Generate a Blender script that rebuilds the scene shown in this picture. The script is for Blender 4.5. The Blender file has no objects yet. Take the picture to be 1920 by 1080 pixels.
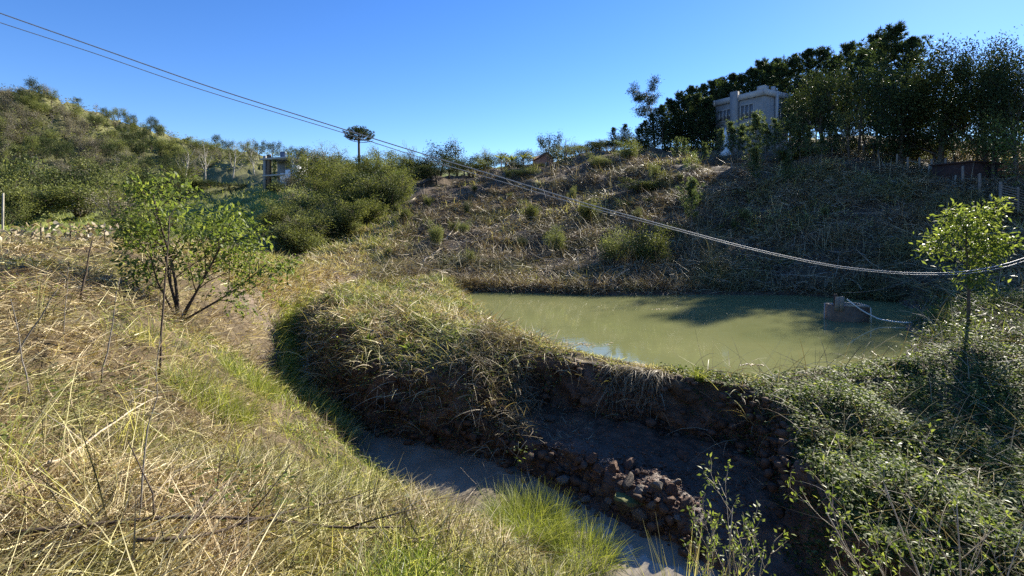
import bpy, math, random
import numpy as np
from math import radians, sin, cos, pi, sqrt

scene = bpy.context.scene
COL = scene.collection
RNG = np.random.default_rng(7)
random.seed(7)

# ------------------------------------------------------------------ camera, sky, sun, exposure
F = 960.0; CX = 960.0; HY = 420.0; CAMZ = 3.2          # photograph pixels: focal length, centre column, horizon row
cam = bpy.data.cameras.new('camera'); cam_o = bpy.data.objects.new('camera', cam); COL.objects.link(cam_o)
cam_o.location = (0, 0, CAMZ); cam_o.rotation_euler = (pi/2, 0, 0)
cam.sensor_width = 36.0; cam.lens = 18.0; cam.shift_y = -(540-HY)/1920.0
cam.clip_start = 0.05; cam.clip_end = 3000
scene.camera = cam_o

SUN_AZ = radians(43)      # from +Y (view direction) towards +X
SUN_EL = radians(25.5)
world = bpy.data.worlds.new('World'); scene.world = world; world.use_nodes = True
wn = world.node_tree.nodes; wl = world.node_tree.links
sky = wn.new('ShaderNodeTexSky'); sky.sky_type = 'NISHITA'; sky.sun_disc = False
sky.sun_elevation = SUN_EL; sky.sun_rotation = SUN_AZ
sky.altitude = 500; sky.air_density = 1.0; sky.dust_density = 0.05; sky.ozone_density = 4.0
hs = wn.new('ShaderNodeHueSaturation'); hs.inputs['Saturation'].default_value = 1.22; hs.inputs['Hue'].default_value = 0.513
wl.new(sky.outputs[0], hs.inputs['Color']); wl.new(hs.outputs[0], wn['Background'].inputs[0]); wn['Background'].inputs[1].default_value = 0.073
sun = bpy.data.lights.new('sun', 'SUN'); sun_o = bpy.data.objects.new('sun', sun); COL.objects.link(sun_o)
sun.energy = 4.8; sun.angle = radians(0.53); sun.color = (1.0, 0.93, 0.80)
sun_o.rotation_euler = (pi/2 - SUN_EL, 0, -SUN_AZ + pi)
sun_o.location = (0, 0, 60)
vs = scene.view_settings; vs.view_transform = 'Standard'; vs.look = 'None'; vs.gamma = 1.0; vs.exposure = 1.6
cy = scene.cycles; cy.max_bounces = 6; cy.diffuse_bounces = 4; cy.glossy_bounces = 2; cy.transmission_bounces = 3
cy.transparent_max_bounces = 4; cy.caustics_reflective = False; cy.caustics_refractive = False
cy.sample_clamp_indirect = 4.0; cy.use_denoising = False

# ------------------------------------------------------------------ helpers: noise, meshes, tags
def _hash(ix, iy, s):
    h = (ix.astype(np.int64)*374761393 + iy.astype(np.int64)*668265263 + s*2147483647) & 0xffffffff
    h = ((h ^ (h >> 13))*1274126177) & 0xffffffff
    return ((h ^ (h >> 16)) & 0xffff)/65535.0
def vnoise(x, y, s=0):
    ix = np.floor(x); iy = np.floor(y); fx = x-ix; fy = y-iy
    fx = fx*fx*(3-2*fx); fy = fy*fy*(3-2*fy)
    a = _hash(ix, iy, s); b = _hash(ix+1, iy, s); c = _hash(ix, iy+1, s); d = _hash(ix+1, iy+1, s)
    return (a*(1-fx)+b*fx)*(1-fy) + (c*(1-fx)+d*fx)*fy
def fbm(x, y, o=4, s=0):
    v = 0; a = 0.5; t = 0
    for i in range(o):
        v = v + a*vnoise(x*2**i, y*2**i, s+i*17); t += a; a *= 0.5
    return v/t - 0.5
def sstep(a, b, x):
    t = np.clip((x-a)/(b-a), 0, 1); return t*t*(3-2*t)
def nrm(v):
    v = np.asarray(v, float); return v/np.maximum(np.linalg.norm(v, axis=-1, keepdims=True), 1e-9)

class MB:
    """collects faces into one mesh"""
    def __init__(s): s.v=[]; s.q=[]; s.t=[]; s.r=[]; s.qm=[]; s.tm=[]; s.n=0
    def add(s, v, q=None, t=None, rnd=0.5, mi=0):
        v = np.asarray(v, float).reshape(-1, 3); k = len(v)
        if q is not None and len(q): q = np.asarray(q, int)+s.n; s.q.append(q); s.qm.append(np.full(len(q), mi))
        if t is not None and len(t): t = np.asarray(t, int)+s.n; s.t.append(t); s.tm.append(np.full(len(t), mi))
        s.v.append(v); s.r.append(np.broadcast_to(np.asarray(rnd, float), (k,))); s.n += k
    def mesh(s, name, mats, smooth=False, attr=None):
        me = bpy.data.meshes.new(name)
        v = np.concatenate(s.v); me.vertices.add(len(v)); me.vertices.foreach_set('co', v.ravel())
        q = np.concatenate(s.q) if s.q else np.zeros((0,4), int); t = np.concatenate(s.t) if s.t else np.zeros((0,3), int)
        li = np.concatenate([q.ravel(), t.ravel()]); me.loops.add(len(li)); me.loops.foreach_set('vertex_index', li)
        tot = np.concatenate([np.full(len(q), 4), np.full(len(t), 3)]); st = np.concatenate([[0], np.cumsum(tot)[:-1]])
        me.polygons.add(len(tot)); me.polygons.foreach_set('loop_start', st.astype(int)); me.polygons.foreach_set('loop_total', tot)
        for m in (mats if isinstance(mats, (list, tuple)) else [mats]): me.materials.append(m)
        mi = np.concatenate((s.qm or [np.zeros(0)]) + (s.tm or [np.zeros(0)])).astype(int)
        me.polygons.foreach_set('material_index', mi)
        if smooth: me.polygons.foreach_set('use_smooth', np.ones(len(tot), bool))
        a = me.attributes.new('rnd', 'FLOAT', 'POINT'); a.data.foreach_set('value', np.concatenate(s.r))
        me.update(calc_edges=True)
        return me
    def build(s, name, mats, parent=None, smooth=False, loc=None):
        return link(name, s.mesh(name, mats, smooth), parent, loc)
def link(name, me, parent=None, loc=None):
    o = bpy.data.objects.new(name, me); COL.objects.link(o)
    if parent: o.parent = parent
    if loc is not None: o.location = loc
    return o
def tag(o, label=None, cat=None, group=None, kind=None):
    if label: o['label'] = label
    if cat: o['category'] = cat
    if group: o['group'] = group
    if kind: o['kind'] = kind
    return o
def thing(name, loc, label, cat, group=None, rz=0, sc=1):
    o = bpy.data.objects.new(name, None); COL.objects.link(o); o.location = loc
    o.rotation_euler[2] = rz; o.scale = (sc, sc, sc) if not isinstance(sc, tuple) else sc
    o.empty_display_size = 0.2
    return tag(o, label, cat, group)
def parts(root, lst):
    for nm, me in lst: link(nm, me, root)
    return root

def box(mb, c, s, rz=0, rnd=0.5, mi=0):
    x, y, z = s[0]/2, s[1]/2, s[2]/2
    v = np.array([(-x,-y,-z),(x,-y,-z),(x,y,-z),(-x,y,-z),(-x,-y,z),(x,-y,z),(x,y,z),(-x,y,z)])
    R = np.array([[cos(rz),-sin(rz),0],[sin(rz),cos(rz),0],[0,0,1]])
    mb.add(v@R.T+np.array(c), [(0,3,2,1),(4,5,6,7),(0,1,5,4),(1,2,6,5),(2,3,7,6),(3,0,4,7)], rnd=rnd, mi=mi)
def tube(mb, pts, rad, n=5, rnd=0.5, mi=0, cap=True):
    pts = np.asarray(pts, float); m = len(pts); rad = np.broadcast_to(np.asarray(rad, float), (m,))
    d = np.gradient(pts, axis=0); d = nrm(d)
    ref = np.where(np.abs(d[:, 2:3]) > 0.9, np.array([[1., 0, 0]]), np.array([[0, 0, 1.]]))
    if np.abs(d[:,2]).mean() > 0.6: ref = np.tile([[1., .2, 0]], (m, 1))
    a = nrm(np.cross(d, ref)); b = np.cross(d, a)
    th = np.arange(n)*2*pi/n
    v = pts[:,None,:] + rad[:,None,None]*(np.cos(th)[None,:,None]*a[:,None,:] + np.sin(th)[None,:,None]*b[:,None,:])
    i = np.arange(m-1)[:,None]*n; j = np.arange(n)[None,:]; k = (j+1) % n
    q = np.stack([i+j, i+k, i+n+k, i+n+j], -1).reshape(-1,4)
    t = None
    if cap and n >= 4:
        t = [(0, x+1, x) for x in range(1, n-1)] + [((m-1)*n, (m-1)*n+x, (m-1)*n+x+1) for x in range(1, n-1)]
    mb.add(v.reshape(-1,3), q, t, rnd=rnd, mi=mi)
def leaves(mb, pos, d, up, L, W, rnd=0.5, mi=0, fold=0.12):
    pos = np.asarray(pos, float); n = len(pos); d = nrm(d); L = np.broadcast_to(L, (n,))[:,None]; W = np.broadcast_to(W, (n,))[:,None]
    sd = nrm(np.cross(d, up)); nn = np.cross(sd, d)
    v = np.stack([pos, pos+d*L*.45+sd*W*.5+nn*W*fold, pos+d*L-nn*L*.12, pos+d*L*.45-sd*W*.5+nn*W*fold], 1)
    q = np.arange(n*4).reshape(n,4)
    mb.add(v.reshape(-1,3), q, rnd=np.repeat(np.broadcast_to(rnd, (n,)), 4), mi=mi)
def blades(mb, base, az, lean, curl, L, W, segs=3, rnd=0.5, mi=0):
    base = np.asarray(base, float); n = len(base)
    az, lean, curl, L, W = [np.broadcast_to(np.asarray(a, float), (n,)) for a in (az, lean, curl, L, W)]
    hd = np.stack([np.cos(az), np.sin(az), 0*az], -1); tw = RNG.uniform(-1.2, 1.2, n)
    sd = np.stack([-np.sin(az)*np.cos(tw), np.cos(az)*np.cos(tw), np.sin(tw)], -1)
    p = base.copy(); vv = []
    for s in range(segs+1):
        w = W*max(1-(s/segs), 0.0)**0.6 if s < segs else W*0.12
        vv += [p - sd*w[:,None]*.5, p + sd*w[:,None]*.5]
        an = lean + curl*(s+.5)/segs
        p = p + (L/segs)[:,None]*(hd*np.sin(an)[:,None] + np.array([0,0,1.])*np.cos(an)[:,None])
    v = np.stack(vv, 1); k = 2*(segs+1)
    q = np.concatenate([np.arange(n)[:,None]*k + np.array([2*s, 2*s+1, 2*s+3, 2*s+2]) for s in range(segs)])
    mb.add(v.reshape(-1,3), q, rnd=np.repeat(np.broadcast_to(rnd, (n,)), k), mi=mi)

# ------------------------------------------------------------------ materials
def _nt(name):
    m = bpy.data.materials.new(name); m.use_nodes = True; nt = m.node_tree
    return m, nt, nt.nodes, nt.links, nt.nodes['Principled BSDF']
def mnode(nd, l, op, a, b=None, clamp=False):
    n = nd.new('ShaderNodeMath'); n.operation = op; n.use_clamp = clamp
    for i, x in enumerate((a, b)):
        if x is None: continue
        if isinstance(x, (int, float)): n.inputs[i].default_value = x
        else: l.new(x, n.inputs[i])
    return n.outputs[0]
def mixc(nd, l, f, a, b, mode='MIX'):
    n = nd.new('ShaderNodeMix'); n.data_type = 'RGBA'; n.blend_type = mode
    for s, x in ((n.inputs[0], f), (n.inputs[6], a), (n.inputs[7], b)):
        if isinstance(x, (int, float)): s.default_value = x
        elif isinstance(x, tuple): s.default_value = (*x, 1) if len(x) == 3 else x
        else: l.new(x, s)
    return n.outputs[2]
def ntex(nd, l, scale, detail=4, rough=.55, co=None, dist=0):
    n = nd.new('ShaderNodeTexNoise'); n.inputs['Scale'].default_value = scale; n.inputs['Detail'].default_value = detail
    n.inputs['Roughness'].default_value = rough; n.inputs['Distortion'].default_value = dist
    if co is not None: l.new(co, n.inputs['Vector'])
    return n.outputs['Fac']
def ramp(nd, l, f, stops):
    n = nd.new('ShaderNodeValToRGB'); cr = n.color_ramp
    while len(cr.elements) < len(stops): cr.elements.new(0.5)
    for e, (p, c) in zip(cr.elements, stops): e.position = p; e.color = (*c, 1)
    l.new(f, n.inputs[0]); return n.outputs[0]
def bump(nd, l, h, strength, dist, bs):
    n = nd.new('ShaderNodeBump'); n.inputs['Strength'].default_value = strength; n.inputs['Distance'].default_value = dist
    l.new(h, n.inputs['Height']); l.new(n.outputs[0], bs.inputs['Normal'])
def leafmat(name, stops, trans=0.35, patch=None, pscale=0.5, rough=0.55, spec=0.3, tgain=1.5):
    """foliage: colour by the leaf's own random value; patches of another colour by place"""
    m, nt, nd, l, bs = _nt(name)
    at = nd.new('ShaderNodeAttribute'); at.attribute_name = 'rnd'
    c = ramp(nd, l, at.outputs['Fac'], stops)
    if patch:
        g = nd.new('ShaderNodeNewGeometry')
        f = ntex(nd, l, pscale, 3, .6, g.outputs['Position'])
        f = mnode(nd, l, 'MULTIPLY', mnode(nd, l, 'SUBTRACT', f, 0.47), 6.0, True)
        c2 = ramp(nd, l, at.outputs['Fac'], patch)
        c = mixc(nd, l, f, c, c2)
    l.new(c, bs.inputs['Base Color']); bs.inputs['Roughness'].default_value = rough
    bs.inputs['Specular IOR Level'].default_value = spec
    if trans > 0:
        tr = nd.new('ShaderNodeBsdfTranslucent'); mx = nd.new('ShaderNodeMixShader'); mx.inputs[0].default_value = trans
        l.new(mixc(nd, l, 1.0, c, (tgain, tgain, tgain*.55), 'MULTIPLY'), tr.inputs[0])
        l.new(bs.outputs[0], mx.inputs[1]); l.new(tr.outputs[0], mx.inputs[2]); l.new(mx.outputs[0], nd['Material Output'].inputs[0])
    return m
def solid(name, c1, c2, scale=3, rough=.85, bstr=.4, bdist=.02, spec=.3, object_co=True, detail=6):
    m, nt, nd, l, bs = _nt(name)
    tc = nd.new('ShaderNodeTexCoord'); co = tc.outputs['Object' if object_co else 'Generated']
    f = ntex(nd, l, scale, detail, .65, co)
    l.new(ramp(nd, l, f, [(.3, c1), (.7, c2)]), bs.inputs['Base Color'])
    bs.inputs['Roughness'].default_value = rough; bs.inputs['Specular IOR Level'].default_value = spec
    if bstr: bump(nd, l, ntex(nd, l, scale*4, 6, .65, co), bstr, bdist, bs)
    return m

M = {}
STRAW = [(0,(.10,.06,.025)),(.3,(.24,.16,.07)),(.65,(.46,.35,.18)),(1,(.74,.63,.40))]
OLIVE = [(0,(.06,.06,.014)),(.3,(.19,.20,.045)),(.65,(.38,.38,.11)),(1,(.66,.60,.28))]
GREEN = [(0,(.05,.075,.014)),(.5,(.15,.21,.03)),(.85,(.29,.35,.06)),(1,(.52,.52,.17))]
M['straw'] = leafmat('straw_grass', STRAW, .25, OLIVE, .55, .5, .25, 1.2)
M['olive'] = leafmat('olive_grass', OLIVE, .35, STRAW, .8, .5, .25, 1.4)
M['green'] = leafmat('green_grass', GREEN, .4, OLIVE, 1.1, .45, .3, 1.5)
M['lush'] = leafmat('lush_grass', [(0,(.07,.09,.015)),(.5,(.17,.21,.035)),(1,(.38,.39,.11))], .4, None, 1, .5, .25, 1.5)
M['pasture'] = leafmat('pasture_grass', [(0,(.12,.15,.03)),(.5,(.24,.28,.06)),(1,(.42,.42,.14))], .3, None, 1, .5, .2, 1.4)
M['brush'] = leafmat('slashed_brush', [(0,(.06,.038,.022)),(.4,(.16,.11,.062)),(.8,(.30,.225,.13)),(1,(.50,.41,.27))], .15,
                     [(0,(.06,.055,.022)),(.5,(.15,.14,.055)),(1,(.30,.27,.12))], .22, .6, .2, 1.1)
M['hang'] = leafmat('hanging_dry_roots', [(0,(.07,.05,.03)),(.5,(.22,.17,.10)),(1,(.45,.38,.24))], .15, None, 1, .6, .2, 1.1)
M['cover'] = leafmat('ground_cover_leaf', [(0,(.04,.065,.02)),(.5,(.085,.12,.034)),(.9,(.165,.205,.06)),(1,(.30,.32,.12))], .4, None, 1, .62, .12, 1.8)
M['dark_leaf'] = leafmat('dark_leaf', [(0,(.024,.038,.015)),(.6,(.05,.07,.024)),(1,(.11,.13,.045))], .18, None, 1, .62, .12, 1.2)
M['mid_leaf'] = leafmat('mid_leaf', [(0,(.05,.062,.018)),(.6,(.11,.125,.038)),(1,(.215,.22,.08))], .35, None, 1, .62, .12, 1.5)
M['pale_leaf'] = leafmat('pale_leaf', [(0,(.09,.11,.04)),(.6,(.16,.18,.065)),(1,(.27,.28,.12))], .35, None, 1, .62, .12, 1.4)
M['bright_leaf'] = leafmat('bright_leaf', [(0,(.05,.075,.016)),(.5,(.11,.15,.035)),(1,(.25,.28,.08))], .42, None, 1, .5, .22, 1.7)
M['grey_scrub'] = leafmat('grey_scrub_leaf', [(0,(.10,.088,.055)),(.6,(.19,.17,.11)),(1,(.32,.29,.20))], .2, None, 1, .62, .12, 1.1)
M['needle'] = leafmat('pine_needle', [(0,(.022,.04,.018)),(.6,(.05,.075,.03)),(1,(.11,.13,.055))], .3, None, 1, .62, .12, 1.4)
M['young_needle'] = leafmat('young_pine_needle', [(0,(.055,.085,.035)),(.6,(.11,.145,.06)),(1,(.21,.23,.11))], .35, None, 1, .62, .12, 1.5)
M['dead_leaf'] = leafmat('dry_broad_leaf', [(0,(.20,.15,.09)),(.5,(.38,.31,.21)),(1,(.62,.55,.42))], .25, None, 1, .6, .25, 1.1)
M['bark'] = solid('bark', (.055,.040,.028), (.14,.11,.08), 9, .9, .7, .02)
M['pale_bark'] = solid('pale_bark', (.30,.27,.21), (.48,.44,.36), 6, .85, .4, .01)
M['grey_bark'] = solid('grey_bark', (.12,.105,.085), (.26,.23,.19), 6, .9, .5, .015)
M['stick'] = solid('bleached_stick', (.30,.24,.16), (.55,.47,.35), 5, .8, .4, .008)
M['twig_dark'] = solid('dark_twig', (.035,.024,.018), (.09,.065,.045), 8, .85, .5, .006)
M['rock_pale'] = solid('pale_rock', (.12,.095,.07), (.32,.265,.20), 4, .85, .9, .05)
M['rock'] = solid('stream_rock', (.05,.036,.026), (.19,.14,.095), 3.5, .8, .9, .05)
M['rock_red'] = solid('reddish_rock', (.08,.045,.028), (.21,.12,.075), 3.5, .85, .9, .05)
M['clod'] = solid('earth_clod', (.045,.028,.018), (.15,.095,.06), 5, .95, .8, .03)
M['concrete'] = solid('house_concrete', (.23,.225,.215), (.32,.31,.295), .9, .9, .25, .02)
M['concrete_trim'] = solid('parapet_concrete', (.36,.35,.33), (.46,.445,.42), 1.2, .9, .25, .02)
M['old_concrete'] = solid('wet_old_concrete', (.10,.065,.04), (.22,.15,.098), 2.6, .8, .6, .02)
M['pale_concrete'] = solid('pale_concrete_rim', (.22,.20,.15), (.40,.37,.29), 4, .85, .5, .012)
M['post'] = solid('weathered_post', (.16,.13,.10), (.33,.28,.22), 5, .9, .6, .01)
M['white_paint'] = solid('white_paint', (.66,.66,.63), (.80,.79,.76), 2, .7, .1, .01)
M['pink_wall'] = solid('pink_plaster', (.42,.20,.14), (.52,.27,.19), 2, .85, .2, .01)
M['roof_tile'] = solid('brown_roof', (.15,.09,.065), (.26,.16,.11), 4, .85, .5, .02)
M['blue_tank'] = solid('blue_plastic', (.03,.07,.16), (.045,.10,.21), 2, .45, .1, .01, .5)
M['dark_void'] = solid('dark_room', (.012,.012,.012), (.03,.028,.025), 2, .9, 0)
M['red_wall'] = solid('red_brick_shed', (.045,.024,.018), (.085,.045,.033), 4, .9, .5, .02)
M['vine_green'] = M['mid_leaf']
M['cable'] = solid('grey_cable', (.30,.30,.29), (.40,.40,.38), 6, .55, .1, .002, .35)
M['hose'] = solid('white_hose', (.62,.60,.52), (.78,.76,.68), 4, .45, .1, .002, .5)
def glassmat():
    m, nt, nd, l, bs = _nt('window_glass')
    bs.inputs['Base Color'].default_value = (.12,.125,.13,1); bs.inputs['Roughness'].default_value = .12
    bs.inputs['Specular IOR Level'].default_value = .8
    return m
M['glass'] = glassmat()

# ------------------------------------------------------------------ terrain
def px2w(px, py, Y): return ((px-CX)/F*Y, Y, CAMZ-(py-HY)/F*Y)
CT = [(0,0,1.55),(0,-3,1.75),(-4,-2,2.2),(4,-2,.9),(0,-30,3),(-30,-30,6),(30,-30,1),(-30,0,4.5),(30,0,2),(16,2,.6),(12,-6,.4),
      (-2.5,2.5,1.45),(-6,6,1.9),(-8,8,2.15),(-14,14,2.55),(-22,22,2.45),(-38,40,1.6),(-5.9,9.1,1.45),(-9,13,2.1),(-8.4,21,.95),(-10.3,24,1.2),(-14,26,1.7),
      (-6.3,14.5,.9),(-7.7,17.5,.8),
      (-3.4,9.9,-.35),(-4.4,8.5,.45),(-1.6,8.0,-.65),(.0,6.6,-.75),(1.0,5.5,-.75),(-1.16,4.3,.7),(-2.5,3.6,1.2),(0,3.6,.65),(1.4,4.6,-.2),
      (3.5,3.2,-.7),(7,5.4,-.75),(5.2,5.6,-.55),(5.3,8.8,.1),(9,6.2,-.65),(8.5,8.3,-.2),(5.6,10.2,.06),(7.3,10.8,.10),(10,11.2,.2),(12,9.4,.2),(12,13,.6),(13.5,15,.7),(17,21,.8),(6,8,-.25),
      (3.9,10.3,.12),(2.3,11.2,.12),(.9,12.3,.18),(-1.1,12,.42),(-3.5,13,.45),(-5,18,.42),(-3,20,.38),(-6,22,.4),(-4,26,.5),(-1,16,.2),
      (-2,25,.25),(3,24.6,.35),(8,25,.4),(13,25,.6)]
for px, lst in {1300:[(500,26.5),(440,32),(380,38.5),(330,46),(302,54),(293,72),(283,100)], 1100:[(500,28),(440,36),(380,46),(335,56),(305,66),(295,80)],
    1600:[(480,26),(420,29.5),(360,34),(318,40),(296,46),(277,62),(262,100)], 1800:[(500,23.5),(440,26.5),(380,30),(348,34),(322,40),(288,60),(270,100)],
    1920:[(500,21.5),(420,25.5),(360,30),(318,40),(300,60)], 950:[(490,31),(430,41),(370,54),(332,66),(318,80)], 800:[(520,28),(470,36),(420,46),(378,57),(355,66),(335,85)],
    680:[(500,32),(450,42),(412,52),(384,62),(358,75),(335,100)], 560:[(480,38),(450,48),(405,65),(365,85),(340,105),(318,150),(312,230)],
    450:[(440,60),(390,85),(366,105),(346,122),(318,150),(288,230)], 300:[(440,60),(405,90),(360,130),(310,200),(262,260)],
    60:[(445,55),(412,80),(394,105),(362,140),(290,190),(228,230),(180,270)], -200:[(440,60),(395,110),(270,190),(150,270)], 
    1400:[(302,58),(292,78),(280,95)], 850:[(330,100),(322,140)], 1000:[(318,95),(315,140)], 2300:[(420,24),(340,36),(300,60)]}.items():
    CT += [px2w(px, py, Y) for py, Y in lst]
for a, z in ((-60,95),(-45,85),(-30,55),(-10,34),(10,36),(30,45),(50,50),(75,45),(110,10),(150,6),(180,6),(-150,10),(-110,30),(-80,60)):
    CT.append((600*sin(radians(a)), 600*cos(radians(a)), z))
CT = np.array(CT)
def _cc(x, y):
    r = np.hypot(x, y)+1e-6; k = np.arcsinh(r/5.0)/r
    return np.stack([x*k, y*k], -1)
def _K(a, b):
    d2 = ((a[:,None,:]-b[None,:,:])**2).sum(-1)+1e-12; return 0.5*d2*np.log(d2)
_cp = _cc(CT[:,0], CT[:,1]); _n = len(CT)
_A = np.zeros((_n+3, _n+3)); _A[:_n,:_n] = _K(_cp,_cp) + np.eye(_n)*2e-4; _P = np.c_[np.ones(_n), _cp]; _A[:_n,_n:] = _P; _A[_n:,:_n] = _P.T
_w = np.linalg.solve(_A, np.r_[(CT[:,2]-1.5)/(np.hypot(CT[:,0],CT[:,1])+10), 0,0,0])
def base_h(x, y):
    c = _cc(x, y); out = np.empty(len(x))
    for i in range(0, len(x), 60000):
        s = slice(i, i+60000); out[s] = _K(c[s], _cp)@_w[:_n] + np.c_[np.ones(len(c[s])), c[s]]@_w[_n:]
    return out*(np.hypot(x,y)+10)+1.5
def poly_sd(x, y, P):
    """signed distance, negative inside"""
    P = np.array(P, float); d = np.full(len(x), 1e9); ins = np.zeros(len(x), bool)
    for i in range(len(P)):
        a = P[i-1]; b = P[i]; e = b-a; wx = x-a[0]; wy = y-a[1]
        t = np.clip((wx*e[0]+wy*e[1])/(e@e), 0, 1); d = np.minimum(d, (wx-e[0]*t)**2+(wy-e[1]*t)**2)
        c = ((a[1] > y) != (b[1] > y)) & (x < (b[0]-a[0])*(y-a[1])/(b[1]-a[1]+1e-12)+a[0]); ins ^= c
    return np.where(ins, -1, 1)*np.sqrt(d)
POND = [(-2.3,23.8),(-1.75,24.3),(0.6,23.9),(3.3,23.1),(8.2,23.2),(13,23.2),(15.8,21),(15,18.6),(12.6,16.4),(11.2,14.2),(9.6,12.5),(9.0,11.9),(7.6,11.35),(6.2,10.9),(4.9,10.5),(3.9,10.95),(2.4,11.8),(1.1,12.9),(.4,14),(-.2,15.4),(-.8,17.4),(-1.2,19.2),(-1.9,21.6)]
BASIN = [(-.35,10.9),(.4,11.5),(1.9,10.75),(3.3,9.98),(4.2,9.5),(4.35,8.6),(3.95,7.2),(3.65,5.6),(4.2,3.4),(2.6,4.3),(1.7,6.4),(.3,8.2)]
STREAM = np.array([(-8.6,30,.25,.12),(-8.2,26,-.15,.32),(-7.6,19.7,-.85,.34),(-7.0,17.0,-1.02,.26),(-5.2,13.2,-1.2,.2),(-3.3,11.0,-1.3,.26),(-2.2,10.1,-1.34,.62),(-1.0,9.25,-1.36,1.0),(.75,7.85,-1.38,.95),(2.0,6.4,-1.4,.8),(3.2,4.8,-1.45,.8),(5,2.4,-1.5,.8),(8,-4,-1.6,1),(12,-30,-2,1.5)])
def stream_q(x, y):
    """distance to the stream's edge, bed height, side (+ = left bank as seen by the camera)"""
    best = np.full(len(x), 1e9); zb = np.zeros(len(x)); sd = np.zeros(len(x)); ww = np.zeros(len(x))
    for i in range(len(STREAM)-1):
        a = STREAM[i]; b = STREAM[i+1]; e = b[:2]-a[:2]; wx = x-a[0]; wy = y-a[1]
        t = np.clip((wx*e[0]+wy*e[1])/(e@e), 0, 1); d = np.hypot(wx-e[0]*t, wy-e[1]*t)
        s = e[0]*wy-e[1]*wx; m = d < best
        best = np.where(m, d, best); zb = np.where(m, a[2]+(b[2]-a[2])*t, zb); ww = np.where(m, a[3]+(b[3]-a[3])*t, ww); sd = np.where(m, s, sd)
    return best-ww, zb, sd
def smin(a, b, k):
    h = np.clip(.5+.5*(b-a)/k, 0, 1); return b+(a-b)*h-k*h*(1-h)
def H_exact(x, y, full=False):
    x = np.atleast_1d(np.asarray(x, float)); y = np.atleast_1d(np.asarray(y, float))
    r = np.hypot(x, y); z = base_h(x, y)
    rough = np.clip(r/60, .0, 6)
    z = z + fbm(x*.35, y*.35, 4, 3)*(.35+rough*1.6) + fbm(x*1.7, y*1.7, 3, 9)*.16*sstep(1,6,r) + fbm(x*3.3, y*3.3, 2, 10)*.16*sstep(1.5,4,r)*(1-sstep(24,32,r))
    wx = fbm(x*.9, y*.9, 3, 21)*.5; wy = fbm(x*.9+40, y*.9, 3, 22)*.5
    dp = poly_sd(x+wx*.5, y+wy*.5, POND)
    z = np.where(dp < 6, z + (np.maximum(.06+dp*.30, 0)-z)*(1-sstep(.1,1.8,dp))*np.where(z>.06+dp*.3,1,0), z)
    z = np.where(dp < .25, np.minimum(z, .05+dp*.35), z); z = np.where((dp > 0.05) & (dp < 1.0), np.maximum(z, .07+.05*dp), z)
    z = np.where(dp < 0, np.maximum(-.7, dp*.5-.03), z)
    d, zb, sd = stream_q(x+wx*.5, y+wy*.5)
    up = np.where(sd > 0, 3.2, .9+.75*sstep(11,17,y))
    z = smin(z, np.where(d > 0, zb-.05+up*d, zb-.05-.12*np.clip(-d, 0, 1)), .12)
    db = poly_sd(x+wx*.55, y+wy*.55, BASIN)
    bb = -1.08 + .30*fbm(x*1.3, y*1.3, 4, 31) + .12*fbm(x*6, y*6, 3, 32) + .25*sstep(8.2, 11, y+.5*x*.6) - .30*sstep(8.0, 6.3, y)
    wall = bb + 4.2*np.maximum(db, 0)
    z = smin(z, wall, .10)
    a = np.array([.95,9.2]); e = np.array([1.2,-1.1]); t = np.clip(((x-a[0])*e[0]+(y-a[1])*e[1])/(e@e),0,1); dr = np.hypot(x-a[0]-e[0]*t, y-a[1]-e[1]*t)
    z = z + .14*np.exp(-(dr/.6)**2)
    if full: return z, dp, d, sd, db
    return z
# the exact heights are worked out once on the ground's own grid and looked up from it
_PH = np.radians(np.concatenate([np.linspace(-180,-62,30)[:-1], np.linspace(-62,62,420), np.linspace(62,180,30)[1:]]))
_RR = np.concatenate([[.02,.5,1.0], np.geomspace(1.4,4,50)[:-1], np.geomspace(4,9.4,100)[:-1], np.geomspace(9.4,13.2,190)[:-1], np.geomspace(13.2,27,80)[:-1], np.geomspace(27,110,115)[:-1], np.geomspace(110,900,60)])
_A, _R = np.meshgrid(_PH, _RR, indexing='ij'); GX = (_R*np.sin(_A)); GY = (_R*np.cos(_A))
_full = H_exact(GX.ravel(), GY.ravel(), True); GRID = [g.reshape(GX.shape) for g in _full]
def H(x, y, full=False):
    x = np.atleast_1d(np.asarray(x, float)); y = np.atleast_1d(np.asarray(y, float))
    a = np.interp(np.arctan2(x, y), _PH, np.arange(len(_PH))); r = np.interp(np.hypot(x, y), _RR, np.arange(len(_RR)))
    i = np.minimum(a.astype(int), len(_PH)-2); j = np.minimum(r.astype(int), len(_RR)-2); u = a-i; v = r-j
    f = lambda g: (g[i,j]*(1-v)+g[i,j+1]*v)*(1-u) + (g[i+1,j]*(1-v)+g[i+1,j+1]*v)*u
    return tuple(f(g) for g in GRID) if full else f(GRID[0])
def h1(x, y): return float(H([x],[y])[0])
_YS = np.concatenate([np.geomspace(1.6, 330, 420)])
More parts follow.
